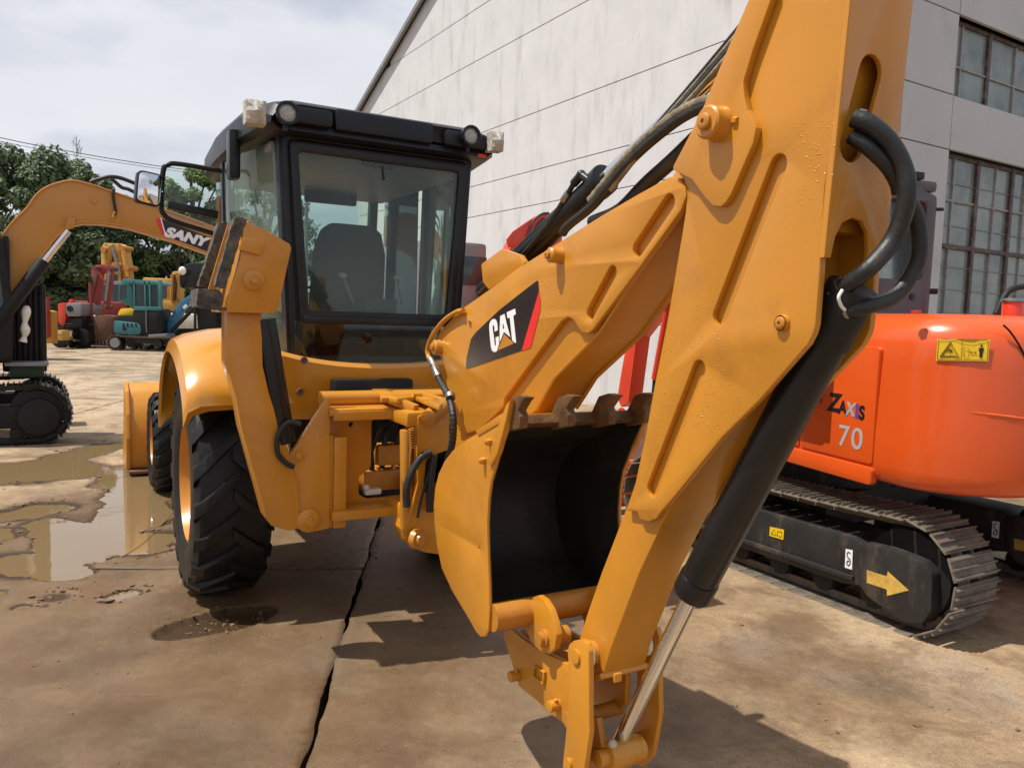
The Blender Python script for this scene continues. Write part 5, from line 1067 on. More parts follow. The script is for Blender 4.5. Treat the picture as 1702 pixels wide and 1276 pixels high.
# house and cab reach in from the left edge of the view
hx = SF.hit(30, 600, 1, .1).x
S('house_frame', MB().box((hx-1.2, .95, 1.05), (1.9, 1.5, .22), .04), M['dark'])
cabx = SF.hit(16, 420, 1, .35).x
cab_o = [(cabx-1.05, 1.1), (cabx, 1.1), (cabx+.03, 1.7), (cabx-.06, 2.62), (cabx-.16, 2.74), (cabx-1.05, 2.76)]
S('cab_side', MB().plate([fillet(cab_o, .08), fillet([(cabx-.95, 1.75), (cabx-.07, 1.75), (cabx-.14, 2.6), (cabx-.95, 2.6)], .06)], 1, .2, .28, .01), M['dark'])
S('cab_window', MB().prism([(cabx-.97, 1.7), (cabx-.05, 1.7), (cabx-.12, 2.64), (cabx-.97, 2.64)], 1, .238, .244, 0), M['farglass'])
S('cab_body', MB().box((cabx-.5, .75, 1.4), (1.0, .95, .7), .04).box((cabx-.6, .75, 2.72), (1.0, 1.0, .08), .03).box((cabx-.04, .3, 2.15), (.07, .07, 1.1), .02).box((cabx-.04, 1.2, 2.15), (.07, .07, 1.1), .02), M['dark'])
S('cab_glass', MB().box((cabx-.0, .75, 2.15), (.006, .85, 1.0), 0), M['farglass'])
S('counterweight', MB().box((cabx-2.2, .95, 1.45), (1.2, 1.9, .8), .2), SYM)
fx = SF.hit(40, 560, 1, .5)
for i in range(7):
    p = SF.hit(12+i*9.5, 520, 1, .7); S('cover_slat', MB().box((p.x, .72, 1.55), (.05, .06, 1.15), .012), M['dark'])
S('side_cover', MB().box(((SF.hit(40, 520, 1, .8).x), .85, 1.5), (.52, .2, 1.2), .03), M['dark'])
S('front_step', MB().box((SF.hit(45, 604, 1, .5).x, .55, SF.hit(45, 604, 1, .5).z), (.5, .5, .05), .01), M['greymetal'])
S('lower_guard', MB().box((SF.hit(45, 612, 1, .6).x, .62, SF.hit(45, 612, 1, .6).z-.03), (.40, .3, .16), .02), M['green'])
wp = [SF.hit(*p, 1, .35) for p in ((44, 508), (43, 520), (41, 540), (42, 552), (38, 568))]
S('wrapped_lever', MB().tube(wp, lambda s: .028+.03*abs(math.sin(s*7.2)), 10), M['whitep'])
# boom, in a plane near the machine's middle
yB = .55
bo = [(-60, 500), (-20, 425), (20, 370), (45, 345), (66, 317), (97, 302), (131, 300), (190, 318), (260, 342), (340, 370), (420, 400), (452, 425), (448, 448), (425, 452), (345, 422), (290, 402), (215, 380), (170, 373), (140, 372), (116, 377), (96, 392), (70, 425), (40, 468), (0, 530), (-30, 580), (-70, 560)]
bp_ = syt(bo, yB-.14)
S('boom', MB().prism(fillet(bp_, .03), 1, yB-.14, yB+.14, .02), SYM)
for yy in (yB-.142, yB+.142):
    S('boom_flange', MB().tube([V((a, yy, b_)) for a, b_ in syt([(-20, 425), (20, 371), (44, 347), (66, 319), (98, 304), (131, 302), (190, 320), (260, 344), (340, 372)], yB-.14)], .016, 6), SYM)
    S('boom_flange', MB().tube([V((a, yy, b_)) for a, b_ in syt([(0, 528), (40, 466), (70, 423), (97, 389), (117, 374), (140, 369), (171, 371), (215, 378), (290, 400), (345, 420)], yB-.14)], .016, 6), SYM)
S('boom_plate', MB().prism(fillet(syt([(112, 360), (126, 362), (124, 378), (108, 384)], yB-.16), .03), 1, yB-.175, yB-.142, .01), SYM)
p = SF.hit(156, 333, 1, yB-.14); S('boom_plug', MB().cyl((p.x, yB-.14, p.z), (p.x, yB-.155, p.z), .045, seg=8), SYM)
for a, b_, nm in (([(118, 376), (112, 384), (86, 418), (68, 440)], .038, 'chrome'),):
    c0_, c1__ = SF.hit(114, 384, 1, yB-.3), SF.hit(68, 441, 1, yB-.3); S('boom_cylinder_rod', MB().cyl(c0_, c1__, .04), M['chrome'])
    c2_ = SF.hit(-20, 560, 1, yB-.3); S('boom_cylinder', MB().cyl(SF.hit(74, 433, 1, yB-.3), c2_, .085, seg=24, bev=.01), M['dark'])
S('boom_hose', MB().tube([SF.hit(*p, 1, yB) for p in ((150, 303), (165, 298), (182, 294), (200, 296), (222, 304), (240, 312), (262, 332))], .028), M['rubber'])
S('boom_hose', MB().tube([SF.hit(*p, 1, yB-.05) for p in ((185, 297), (192, 303), (203, 312), (214, 315), (240, 328))], .026), M['rubber'])
S('boom_hose', MB().tube([SF.hit(*p, 1, yB-.17) for p in ((190, 314), (188, 322), (190, 338), (192, 350), (190, 358))], .020), M['rubber'])
S('hose_fitting', MB().tube([SF.hit(*p, 1, yB-.17) for p in ((191, 352), (186, 362))], .022), M['brass'])
def sp2(x, y): return (200+x/3.988, 320+y/3.988)
dq = syt([sp2(*p) for p in ((268, 170), (300, 185), (600, 300), (572, 400), (310, 300), (300, 290))], yB-.1445)
S('boom_decal', MB().prism(dq, 1, yB-.1445, yB-.1425, 0), M['decal'])
S('decal_stripe', MB().prism(syt([sp2(*p) for p in ((236, 178), (266, 166), (304, 296), (280, 288))], yB-.1455), 1, yB-.1458, yB-.1425, 0), M['red']); S('decal_line', MB().prism(syt([sp2(*p) for p in ((264, 168), (272, 168), (308, 298), (300, 296))], yB-.146), 1, yB-.1462, yB-.1425, 0), M['white'])
A_, B_, T_ = SF.hit(*sp2(318, 288), 1, yB-.147), SF.hit(*sp2(545, 348), 1, yB-.147), SF.hit(*sp2(432, 296), 1, yB-.147)
ca = math.atan2(B_.z-A_.z, B_.x-A_.x)
Mx = Matrix.Translation((T_.x, yB-.147, T_.z)) @ Matrix.Rotation(-ca, 4, 'Y') @ Matrix(((1, 0, 0, 0), (0, 0, -1, 0), (0, 1, 0, 0), (0, 0, 0, 1)))
hgt = abs(SF.hit(*sp2(330, 240), 1, yB-.147).z-SF.hit(*sp2(330, 300), 1, yB-.147).z)
S('lettering', MB().text('SANY', hgt*1.42, .002, Mx, .012, 1.22, .25), M['white'])
ar = syt([(425, 400), (450, 420), (470, 520), (455, 640), (440, 660), (425, 560)], yB)
S('arm', MB().prism(fillet(ar, .05), 1, yB-.1, yB+.1, .02), SYM)
# ================================================================ machines across the yard
TF = Frame(*g2w(205, 583).to_2d(), R(0)); 
def at(px, py, d=0): return TF.hit(px, py, 1, d)
def bxy(name, par, px0, py0, px1, py1, d0, d1, m, bev=.05, fx=None):
    a, b_ = at(px0, py0, d0), at(px1, py1, d0); 
    return obj(name, MB().box(((a.x+b_.x)/2, (d0+d1)/2, (a.z+b_.z)/2), (abs(b_.x-a.x), d1-d0, abs(a.z-b_.z)), bev), m, par)
def pol(name, par, pts, d0, d1, m, r=.05, bev=.02): return obj(name, MB().prism(fillet([(p.x, p.z) for p in (at(a, b_, d0) for a, b_ in pts)], r), 1, d0, d1, bev), m, par)
o_ = TF.o
tl = thing('mini_excavator', 'small teal excavator with blue boom and yellow seat cover across the yard', 'excavator', o_)
e, *_ = crawler(tl, 0, 0, 3.6, .62, .4, 34, M['track'], M['frame'], False); e.rotation_euler = (0, 0, R(-90)); a = at(178, 580); e.location = (a.x, .2, 0)
e2, *_ = crawler(tl, 0, 0, 3.6, .62, .4, 34, M['track'], M['frame'], False); e2.rotation_euler = (0, 0, R(-90)); e2.location = (a.x, 1.8, 0)
obj('sprocket', MB().cyl((a.x+.32, -.02, .32), (a.x+.32, .3, .32), .2, seg=18), M['greymetal'], tl)
obj('undercarriage', MB().box((a.x+1.8, 1.0, .45), (1.6, 1.5, .3), .05).cyl((a.x+1.6, 1, .5), (a.x+1.6, 1, .75), .5), M['frame'], tl)
pol('counterweight', tl, [(189, 534), (192, 533), (228, 537), (234, 543), (234, 552), (230, 557), (192, 555), (189, 550)], .15, 1.6, M['teal'], .12, .06)
pol('seat_cover', tl, [(196, 521), (200, 513), (216, 512), (222, 516), (220, 526), (196, 526)], .5, 1.3, M['sticker'], .1, .05)
pol('engine_cover', tl, [(195, 524), (222, 524), (236, 536), (236, 560), (200, 552), (192, 534)], .3, 1.7, M['dark'], .1, .05)
pol('cab_lower', tl, [(222, 513), (266, 513), (270, 552), (236, 560), (224, 545)], .2, 1.2, M['dark'], .08, .04)
for pts, nm, m_ in (([(203, 466), (218, 464), (222, 512), (196, 500), (198, 470)], 'rear_corner', 'teal'),):
    pol(nm, tl, pts, .6, 1.5, M[m_], .1, .04)
pol('cab_roof', tl, [(202, 466), (206, 463), (258, 467), (264, 473), (240, 474), (204, 470)], .2, 1.6, M['teal'], .06, .03)
for x0_, x1_ in ((221, 224), (239, 242), (247, 250), (262, 268)):
    pol('cab_pillar', tl, [(x0_, 466), (x1_-.5, 466), (x1_+1, 514), (x0_+1, 514)], .2, .32, M['teal'], 0, .01)
pol('cab_window', tl, [(223, 471), (240, 472), (241, 512), (223, 512)], .26, .28, M['farglass'], 0, 0); pol('cab_window', tl, [(241, 472), (262, 473), (266, 512), (242, 512)], .26, .28, M['farglass'], 0, 0); pol('cab_window', tl, [(199, 474), (209, 472), (209, 496), (198, 498)], .58, .6, M['farglass'], 0, 0); pol('window_sill', tl, [(222, 509), (267, 510), (268, 516), (222, 516)], .19, .3, M['teal'], 0, .01)
pol('boom', tl, [(275, 550), (282, 528), (300, 500), (312, 492), (340, 482), (342, 492), (318, 502), (302, 520), (290, 548), (280, 558)], .7, 1.0, M['blue'], .05, .03); pol('boom_label', tl, [(303, 510), (309, 505), (312, 509), (306, 514)], .69, .7, M['white'], 0, 0)
obj('boom_cylinder', MB().cyl(at(284, 552, .5), at(322, 512, .5), .08), M['dark'], tl)
pol('logo_mark', tl, [(203, 545), (207, 542), (211, 546), (209, 550), (204, 549)], .145, .15, M['decal'], 0, 0)
rd2 = thing('red_excavator', 'dark red excavator with folded boom and rusty bucket across the yard', 'excavator', o_)
pol('boom', rd2, [(152, 446), (160, 440), (168, 443), (166, 470), (161, 500), (155, 542), (142, 546), (146, 510), (150, 470)], 2.2, 2.55, M['crimson'], .05, .03)
pol('boom_head', rd2, [(155, 442), (170, 439), (186, 441), (188, 448), (178, 453), (162, 454)], 2.05, 2.5, M['crimson'], .04, .03)
pol('arm', rd2, [(178, 446), (187, 445), (184, 475), (178, 512), (170, 512), (175, 472)], 1.8, 2.05, M['crimson'], .04, .03)
pol('boom_plate', rd2, [(154, 452), (163, 452), (159, 476), (153, 500), (149, 498), (151, 474)], 2.15, 2.2, M['rust'], .02, .01)
pol('bucket', rd2, [(155, 526), (172, 523), (190, 525), (188, 548), (182, 568), (158, 567), (156, 545)], 1.5, 2.2, M['rust'], .08, .04)
for i in range(5): a = at(159+i*6, 570, 1.5); obj('bucket_tooth', MB().box((a.x, 1.52, .0+max(.06, a.z)), (.05, .08, .14), .01), M['steel'], rd2)
pol('base', rd2, [(136, 540), (160, 540), (160, 572), (136, 572)], 2.2, 3.0, M['dark'], .05, .04)
for x0_, y0_, x1_, y1_ in ((158, 446, 176, 470), (150, 470, 153, 530), (182, 452, 176, 500)): obj('arm_cylinder', MB().cyl(at(x0_, y0_, 1.75), at(x1_, y1_, 1.75), .07, .05), M['steel'] if x0_ == 182 else M['crimson'], rd2)
for px_, py_ in ((157, 445), (182, 446), (173, 510), (147, 540)): a = at(px_, py_, 1.7); obj('pin', MB().cyl((a.x, 1.65, a.z), (a.x, 2.3, a.z), .1, seg=14), M['rust'], rd2)
obj('boom_hose', MB().tube([at(150, 460, 2.1), at(148, 500, 2.1), at(143, 535, 2.1)], .05), M['rubber'], rd2); obj('house', MB().box((at(170, 520, 4).x, 4.4, 1.4), (2.4, 2.2, 1.2), .1), M['crimson'], rd2)
gx = thing('grey_cab_machine', 'grey excavator cab showing behind the red boom and teal cab', 'excavator', o_)
pol('cab', gx, [(163, 468), (200, 467), (204, 512), (200, 530), (162, 530), (161, 480)], 4.8, 6.2, M['greymetal'], .12, .05); pol('cab_window', gx, [(166, 474), (184, 472), (184, 515), (166, 515)], 4.77, 4.8, M['farglass'], 0, 0); pol('cab_window', gx, [(187, 473), (198, 473), (200, 512), (187, 514)], 4.77, 4.8, M['farglass'], 0, 0)
pol('base', gx, [(160, 528), (205, 528), (205, 575), (160, 575)], 5.0, 6.4, M['dark'], .05, .04)
ye = thing('yellow_excavator', 'tall yellow excavator boom rising behind the red excavator', 'excavator', o_)
DY = 9
pol('boom', ye, [(168, 412), (172, 404), (200, 405), (208, 410), (214, 440), (216, 470), (196, 470), (186, 440), (168, 434)], DY, DY+.5, M['pale_yellow'], .1, .05)
for x in (176, 188, 198): obj('boom_line', MB().tube([at(x, 406, DY-.1), at(x+3, 432, DY-.1), at(x+10, 466, DY-.1)], .07), M['sanyyel'], ye)
pol('arm', ye, [(168, 410), (180, 409), (180, 436), (176, 470), (168, 470)], DY-.6, DY-.2, M['pale_yellow'], .05, .04)
for k_, (x0_, y0_, x1_, y1_) in enumerate(((171, 412, 176, 450), (185, 408, 200, 455), (203, 412, 212, 460))): obj('arm_cylinder', MB().cyl(at(x0_, y0_, DY-.75), at(x1_, y1_, DY-.75), .10, .07), M['pale_yellow'] if k_ != 1 else M['steel'], ye)
for px_, py_ in ((172, 415), (202, 412), (190, 440), (210, 445)): a = at(px_, py_, DY-.8); obj('pin', MB().cyl((a.x, DY-.85, a.z), (a.x, DY+.2, a.z), .14, seg=14), M['sanyyel'], ye)
pol('boom_web', ye, [(176, 436), (190, 436), (196, 470), (180, 470)], DY-.05, DY+.1, M['rust'], .03, .02)
pol('cab', ye, [(180, 452), (198, 450), (200, 500), (178, 500)], DY-.4, DY+1.2, M['pale_yellow'], .1, .05); pol('cab_window', ye, [(184, 456), (195, 456), (196, 470), (184, 470)], DY-.43, DY-.4, M['farglass'], 0, 0)
pol('house', ye, [(170, 495), (235, 495), (235, 560), (170, 560)], DY, DY+2.5, M['pale_yellow'], .1, .05); pol('undercarriage', ye, [(165, 555), (240, 555), (240, 578), (165, 578)], DY, DY+2.5, M['dark'], .05, .04)
yl = thing('yellow_loader', 'pale yellow loader cab and boom showing beyond the teal cab', 'loader', o_)
pol('cab', yl, [(237, 461), (281, 463), (281, 502), (268, 505), (238, 500)], 7, 8.6, M['pale_yellow'], .1, .05); pol('cab_window', yl, [(265, 471), (277, 472), (277, 496), (266, 496)], 6.97, 7, M['farglass'], 0, 0)
pol('boom', yl, [(286, 452), (292, 450), (299, 460), (300, 500), (284, 503), (284, 470)], 6.8, 7.3, M['pale_yellow'], .06, .04)
pol('counterweight', yl, [(268, 500), (302, 500), (300, 520), (268, 515)], 6.9, 8.5, M['pale_yellow'], .05, .04); pol('undercarriage', yl, [(245, 505), (345, 505), (345, 574), (245, 574)], 7.2, 9, M['dark'], .05, .04)
for x0_, y0_, x1_, y1_ in ((287, 456, 285, 500), (294, 454, 297, 498)): obj('lift_ram', MB().cyl(at(x0_, y0_, 6.7), at(x1_, y1_, 6.7), .09), M['sanyyel'], yl)
for k_ in range(5): a = at(289, 460+k_*9, 6.72); obj('boom_step', MB().box((a.x, 6.74, a.z), (.32, .06, .05), .01), M['rust'], yl)
obj('boom_hose', MB().tube([at(291, 456, 6.65), at(293, 475, 6.6), at(290, 500, 6.65)], .04), M['rubber'], yl)
for k_ in range(4): a = at(205+k_*7, 541, .14); obj('vent', MB().box((a.x, .135, a.z+.02), (.05, .02, .16), .004), M['dark'], tl)
obj('hand_rail', MB().tube([at(243, 515, .12), at(243, 535, .1), at(244, 552, .12)], .02), M['greymetal'], tl)
obj('track_motor', MB().cyl((at(262, 570, -.02).x, -.03, .32), (at(262, 570, -.02).x, .2, .32), .16, seg=16), M['dark'], tl)
obj('exhaust', MB().cyl(at(213, 512, 1.0), at(213, 503, 1.0), .05), M['dark'], tl)
pol('engine_panel', tl, [(237, 520), (262, 519), (265, 546), (240, 552)], .17, .2, M['black'], .05, .02)
pol('valve_cover', tl, [(246, 556), (276, 554), (277, 560), (246, 562)], .1, .9, M['greymetal'], .02, .01)
crawler(rd2, at(172, 575, 3).x, 3.2, 2.6, .7, .45, 24, M['track'], M['frame'], False); crawler(ye, at(190, 578, DY).x, DY-.4, 2.8, .8, .5, 24, M['track'], M['frame'], False)
wt = thing('white_tank', 'low white tank behind the blue boom of the small excavator', 'tank', o_)
pol('tank_body', wt, [(268, 520), (334, 522), (336, 546), (268, 546)], 4.2, 5.4, M['cream'], .15, .08); pol('tank_stand', wt, [(272, 545), (332, 545), (330, 578), (274, 578)], 4.3, 5.3, M['dark'], .04, .03)
bl_ = thing('black_loader', 'black rounded cab roof with a white mirror above the blue boom', 'loader', o_)
pol('cab_roof', bl_, [(299, 470), (299, 448), (306, 440), (322, 436), (342, 437), (360, 450), (360, 478), (300, 478)], -3.2, -1.8, M['black'], .2, .12)
obj('mirror', MB().ball(at(303, 450, -3.4), .14, (1, .5, 1.1)), M['cream'], bl_)
obj('mirror_arm', MB().tube([at(300, 455, -3.4), at(301, 475, -3.3), at(306, 478, -3.1)], .03), M['dark'], bl_)
pol('cab_body', bl_, [(323, 478), (362, 478), (362, 560), (330, 560)], -3.0, -1.8, M['dark'], .05, .04)
obj('post', MB().cyl(at(325, 478, -3.1), at(324, 552, -3.1), .05), M['dark'], bl_)
pol('chassis', bl_, [(326, 548), (372, 548), (372, 588), (326, 588)], -3.0, -1.0, M['dark'], .05, .04)
for px in (345, 372): a = at(px, 575, -3.2); obj('wheel', MB().cyl((a.x, -3.25, .5), (a.x, -2.9, .5), .5, seg=24, bev=.05), M['tyre'], bl_)
gr = thing('tractor', 'small red and grey tractor with a round headlamp hood beside motorbike', 'tractor', o_)
pol('hood', gr, [(110, 504), (134, 503), (136, 512), (134, 526), (112, 526), (108, 515)], 1.0, 2.6, M['greymetal'], .1, .05)
a = at(116, 513, .98); obj('headlamp', MB().cyl((a.x, .96, a.z), (a.x, 1.0, a.z), .13, seg=16), M['dark'], gr)
pol('side_body', gr, [(96, 504), (109, 503), (109, 530), (104, 546), (97, 535)], 1.0, 2.5, M['orange_red'], .08, .04)
pol('beacon', gr, [(114, 498), (119, 497), (121, 504), (113, 504)], 1.4, 1.6, M['orange_red'], .03, .02); pol('chassis', gr, [(96, 532), (136, 528), (138, 570), (98, 574)], 1.1, 2.6, M['dark'], .05, .04)
for px in (100, 132): a = at(px, 565, .9); obj('wheel', MB().cyl((a.x, .85, .42), (a.x, 1.15, .42), .42, seg=24, bev=.05), M['tyre'], gr)
mk = thing('motorbike', 'black motorbike seen from behind with a white number plate on the yard', 'motorbike', g2w(120, 579))
KF = Frame(mk.location.x, mk.location.y, 0); kq = lambda px, py, d=0: KF.hit(px, py, 1, d)
for d in (.0, 1.25):
    obj('wheel', MB().lathe([(-.055, .20), (-.06, .27), (0, .31), (.06, .27), (.055, .20)], (0, d, .31), (1, 0, 0), 24, close=True).cyl((-.03, d, .31), (.03, d, .31), .2), M['tyre'], mk)
obj('body', MB().box((0, .55, .62), (.26, 1.0, .3), .08).box((0, .15, .84), (.28, .75, .12), .05).box((0, .0, .58), (.30, .3, .2), .05), K, mk)
obj('luggage_rack', MB().tube([V((-.24, -.1, .80)), V((-.24, -.3, 1.0)), V((.24, -.3, 1.0)), V((.24, -.1, .80))], .018).box((0, -.25, .92), (.42, .3, .03), .01), M['dark'], mk)
obj('number_plate', MB().box((0, -.34, .62), (.36, .012, .24), .01), M['cream'], mk); obj('mudflap', MB().box((0, -.22, .42), (.2, .03, .3), .02), K, mk)
obj('handlebar', MB().tube([V((-.38, 1.0, 1.08)), V((-.2, 1.1, 1.05)), V((.2, 1.1, 1.05)), V((.38, 1.0, 1.08))], .02).cyl((-.34, 1.05, 1.08), (-.40, 1.02, 1.28), .012).cyl((.34, 1.05, 1.08), (.40, 1.02, 1.28), .012).ball((-.41, 1.0, 1.33), .08, (1.2, .3, .8)).ball((.41, 1.0, 1.33), .08, (1.2, .3, .8)), M['steel'], mk)
obj('exhaust', MB().cyl((.2, -.2, .35), (.2, .5, .32), .05), M['steel'], mk); obj('side_stand', MB().cyl((-.12, .5, .35), (-.3, .45, .03), .018), M['dark'], mk)
y2l = thing('wheel_loader', 'yellow loader with raised arms beyond the tractor', 'loader', o_)
pol('lift_arm', y2l, [(85, 478), (92, 475), (104, 490), (108, 500), (112, 504), (104, 506), (90, 490)], 12, 12.5, M['pale_yellow'], .06, .04); pol('body', y2l, [(80, 500), (112, 500), (112, 520), (80, 520)], 12, 14, M['pale_yellow'], .1, .05); pol('cab', y2l, [(84, 470), (88, 468), (100, 470), (100, 484), (86, 482)], 13, 14, M['cream'], .1, .05); pol('tyre', y2l, [(86, 492), (94, 489), (98, 496), (96, 503), (88, 503)], 11.8, 12, M['tyre'], .1, .04); pol('chassis', y2l, [(80, 515), (115, 515), (115, 574), (80, 574)], 12.2, 14, M['dark'], .05, .04)
crt = thing('yellow_box', 'pale yellow box on the ground beside the tractor', 'box', o_); pol('box_body', crt, [(85, 549), (103, 549), (103, 566), (85, 564)], -.3, .5, M['pale_yellow'], .02, .02); pol('box_band', crt, [(85, 555), (103, 555), (103, 558), (85, 558)], -.31, -.3, M['greymetal'], 0, 0)
ps = thing('barrier_post', 'red and ochre barrier post standing beside the dark container', 'post', o_); pol('post_body', ps, [(77, 515), (86, 518), (86, 571), (77, 571)], -2, -1.6, M['sanyyel'], .03, .03); pol('red_panel', ps, [(72, 512), (78, 490), (79, 560), (71, 563)], -2.2, -2.0, M['crimson'], .02, .02)
ct = thing('container', 'dark ribbed container standing behind the ochre excavator', 'container', o_)
a, b_ = at(-20, 440, -7), at(73, 580, -7); b_.x -= .75
obj('container_body', MB().box(((a.x+b_.x)/2, -6.3, a.z/2+.1), (b_.x-a.x, 1.0, a.z-.1), .02), M['dark'], ct)
rbm = MB().box((0, 0, 0), (.09, .07, a.z-.3), .015).mesh('rib'); rbm.materials.append(M['dark'])
for i in range(12): again(rbm, 'rib', ct, Matrix.Translation((b_.x-.1-i*.24, -6.82, a.z/2+.1)))
for i in range(4): again(rbm, 'rib', ct, Matrix.Translation((b_.x+.02, -6.7+i*.25, a.z/2+.1)))
# fence of grey sheets under the trees
fn = thing('sheet_fence', 'long grey corrugated metal fence under the trees', 'fence', (o_.x, o_.y+15, 0))
FM = mat('grey_sheet_fence', (.10, .105, .105), .6, .1, .2, 2, 0, 20, 0, (.04, .04, .035), .6, 2)
fm = MB().prism([(-.6+.1*i+(0), .03*(i % 2)) for i in range(13)]+[(.6-.1*i, .03*((12-i) % 2)-.012) for i in range(13)], 2, 0, 3.0, 0, 1).mesh('fence_sheet'); fm.materials.append(FM)
for i in range(44): again(fm, 'fence_sheet', fn, Matrix.Translation((-26+i*1.21, 0, 0)))
fp_ = MB().box((0, .06, 1.5), (.08, .08, 3.1), .01).mesh('fence_post'); fp_.materials.append(M['dark'])
for i in range(12): again(fp_, 'fence_post', fn, Matrix.Translation((-26.6+i*4.84, .02, 0)))
# ================================================================ trees
def leafmat(name, c1_, c2_):
    m = bpy.data.materials.new(name); m.use_nodes = True; t = m.node_tree; b = t.nodes['Principled BSDF']; k = t.links.new
    n_ = nn(t, 'ShaderNodeTexNoise', _Scale=.9, _Detail=4.0); co = nn(t, 'ShaderNodeTexCoord'); k(co.outputs['Object'], n_.inputs['Vector'])
    at_ = nn(t, 'ShaderNodeNewGeometry'); mr = nn(t, 'ShaderNodeMath', operation='MULTIPLY_ADD'); mr.inputs[1].default_value = .5; k(at_.outputs['Random Per Island'], mr.inputs[0]); 
    sb = nn(t, 'ShaderNodeMath', operation='SUBTRACT'); sb.inputs[1].default_value = .25; k(n_.outputs[0], sb.inputs[0]); k(sb.outputs[0], mr.inputs[2])
    mx = nn(t, 'ShaderNodeMix', data_type='RGBA'); mx.inputs[6].default_value = (*c1_, 1); mx.inputs[7].default_value = (*c2_, 1); k(mr.outputs[0], mx.inputs[0]); k(mx.outputs[2], b.inputs['Base Color'])
    b.inputs['Roughness'].default_value = .55; b.inputs['Specular IOR Level'].default_value = .3
    tr = nn(t, 'ShaderNodeBsdfTranslucent'); k(mx.outputs[2], tr.inputs[0]); ms = nn(t, 'ShaderNodeMixShader'); ms.inputs[0].default_value = .25
    k(b.outputs[0], ms.inputs[1]); k(tr.outputs[0], ms.inputs[2]); k(ms.outputs[0], t.nodes['Material Output'].inputs[0]); return m
LM = [leafmat('dark_foliage', (.044, .080, .036), (.19, .25, .12)), leafmat('mid_foliage', (.06, .11, .04), (.24, .32, .12)), leafmat('fresh_foliage', (.085, .15, .035), (.30, .38, .11))]
bark = mat('bark', (.07, .055, .04), .9, 0, .3, 8, .5, 30)
def tree(name, label, x, y, h, rx_, n, lm, seed, low=.12, leaf=.17, lobes=26, group=None, sparse=1.0):
    rnd = random.Random(seed); e = thing(name, label, 'tree', (x, y, 0), 0, group)
    tr = MB(); th = h*.5; tr.tube([V((0, 0, -.1)), V((rnd.uniform(-.2, .2), 0, th*.5)), V((rnd.uniform(-.3, .3), rnd.uniform(-.3, .3), th)), V((0, 0, h*.8))], lambda s: h*.022*(1-.75*s)+.02, 8)
    L_ = []
    for i in range(lobes):
        t_ = rnd.uniform(0, 1); z = h*(low+.86*(1-low)*t_); prof = max(.25, 1-((t_-.42)/.62)**2)**.5
        a = rnd.uniform(0, 6.283); rr = rx_*prof*math.sqrt(rnd.uniform(.15, 1))*.78
        L_.append((V((rr*math.cos(a), rr*math.sin(a)*.8, z)), rnd.uniform(.16, .30)*rx_*(1.15-.4*t_)))
    for c, r in L_[::2]:
        s = V((0, 0, min(h*.7, max(h*.15, c.z*.6)))); tr.tube([s, (s+c)/2+V((0, 0, .1*r)), c], lambda q: h*.008*(1-.7*q)+.012, 5, 3)
    obj('trunk', tr, bark, e)
    vs, fs = [], []
    tot = sum(r*r for c, r in L_)
    for c, r in L_:
        for k_ in range(int(n*r*r/tot)):
            d = V((rnd.gauss(0, 1), rnd.gauss(0, 1), rnd.gauss(0, 1))).normalized(); q = rnd.random()**.36*(1+.28*noise.noise(d*2.2+c))
            p = c+V((d.x, d.y, d.z*.82))*(r*q*sparse); nrm = (d+V((rnd.uniform(-.8, .8), rnd.uniform(-.8, .8), rnd.uniform(-.2, 1.0)))).normalized()
            u = nrm.orthogonal().normalized(); u = Matrix.Rotation(rnd.uniform(0, 6.28), 3, nrm) @ u; w = nrm.cross(u); s = leaf*rnd.uniform(.6, 1.3)
            i = len(vs); vs += [p-u*s, p+w*s*.5+nrm*s*.12, p+u*s, p-w*s*.5+nrm*s*.12]; fs.append((i, i+1, i+2, i+3))
    me = bpy.data.meshes.new('crown'); me.from_pydata(vs, [], fs); me.update(); me.polygons.foreach_set('use_smooth', [False]*len(fs)); me.materials.append(lm); obj('crown', me, None, e)
    return e
for i, px in enumerate(range(-90, 420, 38)):
    pass
def tpos(px, d): 
    q = WF.hit(px, 500, 1, d); return q.x, d
def tht(py, px, d): return WF.hit(px, py, 1, d).z
for i, (px, py, d, rx_, lm, lab, n, lo) in enumerate((
    (50, 238, 44, 4.6, 0, 'broad dark evergreen tree, the tallest of those at far left', 15000, .08), (166, 264, 45, 2.5, 0, 'rounder dark tree beside the bare sapling', 9000, .05),
    (-20, 280, 42, 3.4, 0, 'dark tree cut by the left edge of the picture', 8000, .06), (262, 300, 50, 3.4, 1, 'mid green tree behind the arched ochre boom', 9000, .03),
    (318, 262, 52, 3.5, 2, 'fresh green tree seen through the open cab window', 12000, .04), (372, 252, 54, 3.2, 2, 'light green tree beside the backhoe cab', 9000, .05),
    (112, 248, 46, 3.6, 0, 'dark evergreen crown just left of the bare sapling', 10000, .05), (120, 330, 48, 3.4, 0, 'low dark tree under the arched ochre boom', 9000, .0), (215, 340, 47, 3.0, 0, 'low dark tree behind the yellow boom across the yard', 9000, .0), (300, 375, 47, 3.2, 1, 'low bushy tree behind the pale yellow loader', 9000, .0), (30, 350, 46, 3.4, 0, 'low dark tree behind the container', 7000, .0),
    (440, 270, 56, 4.0, 1, 'green tree mostly hidden behind the backhoe cab', 6000, .02), (-110, 250, 46, 4.5, 0, 'dark tree beyond the left edge', 5000, .05))):
    x, y = tpos(px, d); tree('tree', lab, x, y, tht(py, px, d)*1.10, rx_*1.08, int(n*1.25), LM[lm], 40+i, lo, .17, 30)
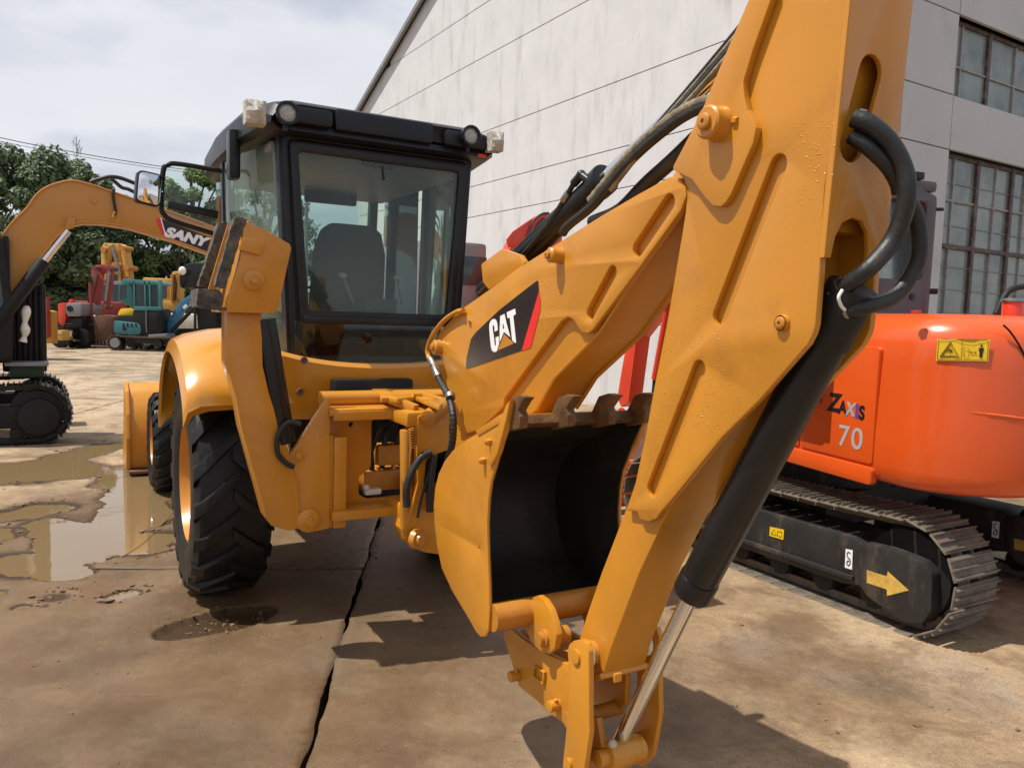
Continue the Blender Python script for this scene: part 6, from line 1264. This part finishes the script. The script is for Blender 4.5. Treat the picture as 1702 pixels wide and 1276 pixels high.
for i, px in enumerate(range(-120, 430, 34)):
    x, y = tpos(px, 47.2+(i % 3)*.4); tree('bush', 'dark leafy bush in the row growing behind the grey sheet fence', x, y, tht(385+(i*37 % 5)*14, px, 47), 2.3, 5200, LM[(0, 0, 1)[i % 3]], 90+i, .0, .18, 16, 'bushes behind the sheet fence')
x, y = tpos(131, 60); hh = tht(226, 131, 60); sp_t = thing('bare_sapling', 'thin bare leafless treetop standing above the dark trees', 'tree', (x, y, 0))
tk = MB(); tk.tube([V((0, 0, -.1)), V((.1, 0, hh*.5)), V((0, 0, hh))], lambda s: .06*(1-.85*s)+.010, 6)
rnd = random.Random(3)
for i in range(34):
    z = hh*rnd.uniform(.76, .98); a = rnd.uniform(0, 6.28); l = (hh-z)*.22+.2; tk.tube([V((0, 0, z)), V((l*.5*math.cos(a), l*.5*math.sin(a), z+l*.5)), V((l*.75*math.cos(a), l*.75*math.sin(a), z+l*1.2))], .009, 4, 2)
obj('trunk', tk, bark, sp_t)
# overhead wires between two poles outside the view
for j, (ya, yb_, lab) in enumerate(((229, 281, 'upper thin dark power line crossing the sky at left'), (235, 285, 'lower thin dark power line crossing the sky at left'))):
    A_, B_ = WF.hit(0, ya, 1, 40+j*.5), WF.hit(300, yb_, 1, 46+j*.5); d_ = B_-A_; P_ = [A_-d_*.9+V((0, 0, .5))]+[A_+d_*(k_/4)+V((0, 0, -.10*math.sin(math.pi*k_/4))) for k_ in range(5)]+[B_+d_*.9+V((0, 0, .4))]
    tag(obj('power_line', MB().tube(P_, .022 if j == 0 else .014, 5), M['dark']), lab, 'power line', 'power lines over the trees')
    if j == 0: W0, W1 = P_[0], P_[-1]
for wq, lab in ((W0, 'concrete pole carrying the power lines at far left'), (W1, 'concrete pole carrying the power lines behind the cab')):
    po_ = thing('utility_pole', lab, 'pole', (wq.x, wq.y+.1, 0)); obj('pole_shaft', MB().cyl((0, 0, -.1), (0, 0, wq.z+.6), .16, .10), M['greymetal'], po_); obj('crossarm', MB().box((0, .1, wq.z-.08), (.12, 1.6, .1), .01), M['dark'], po_)
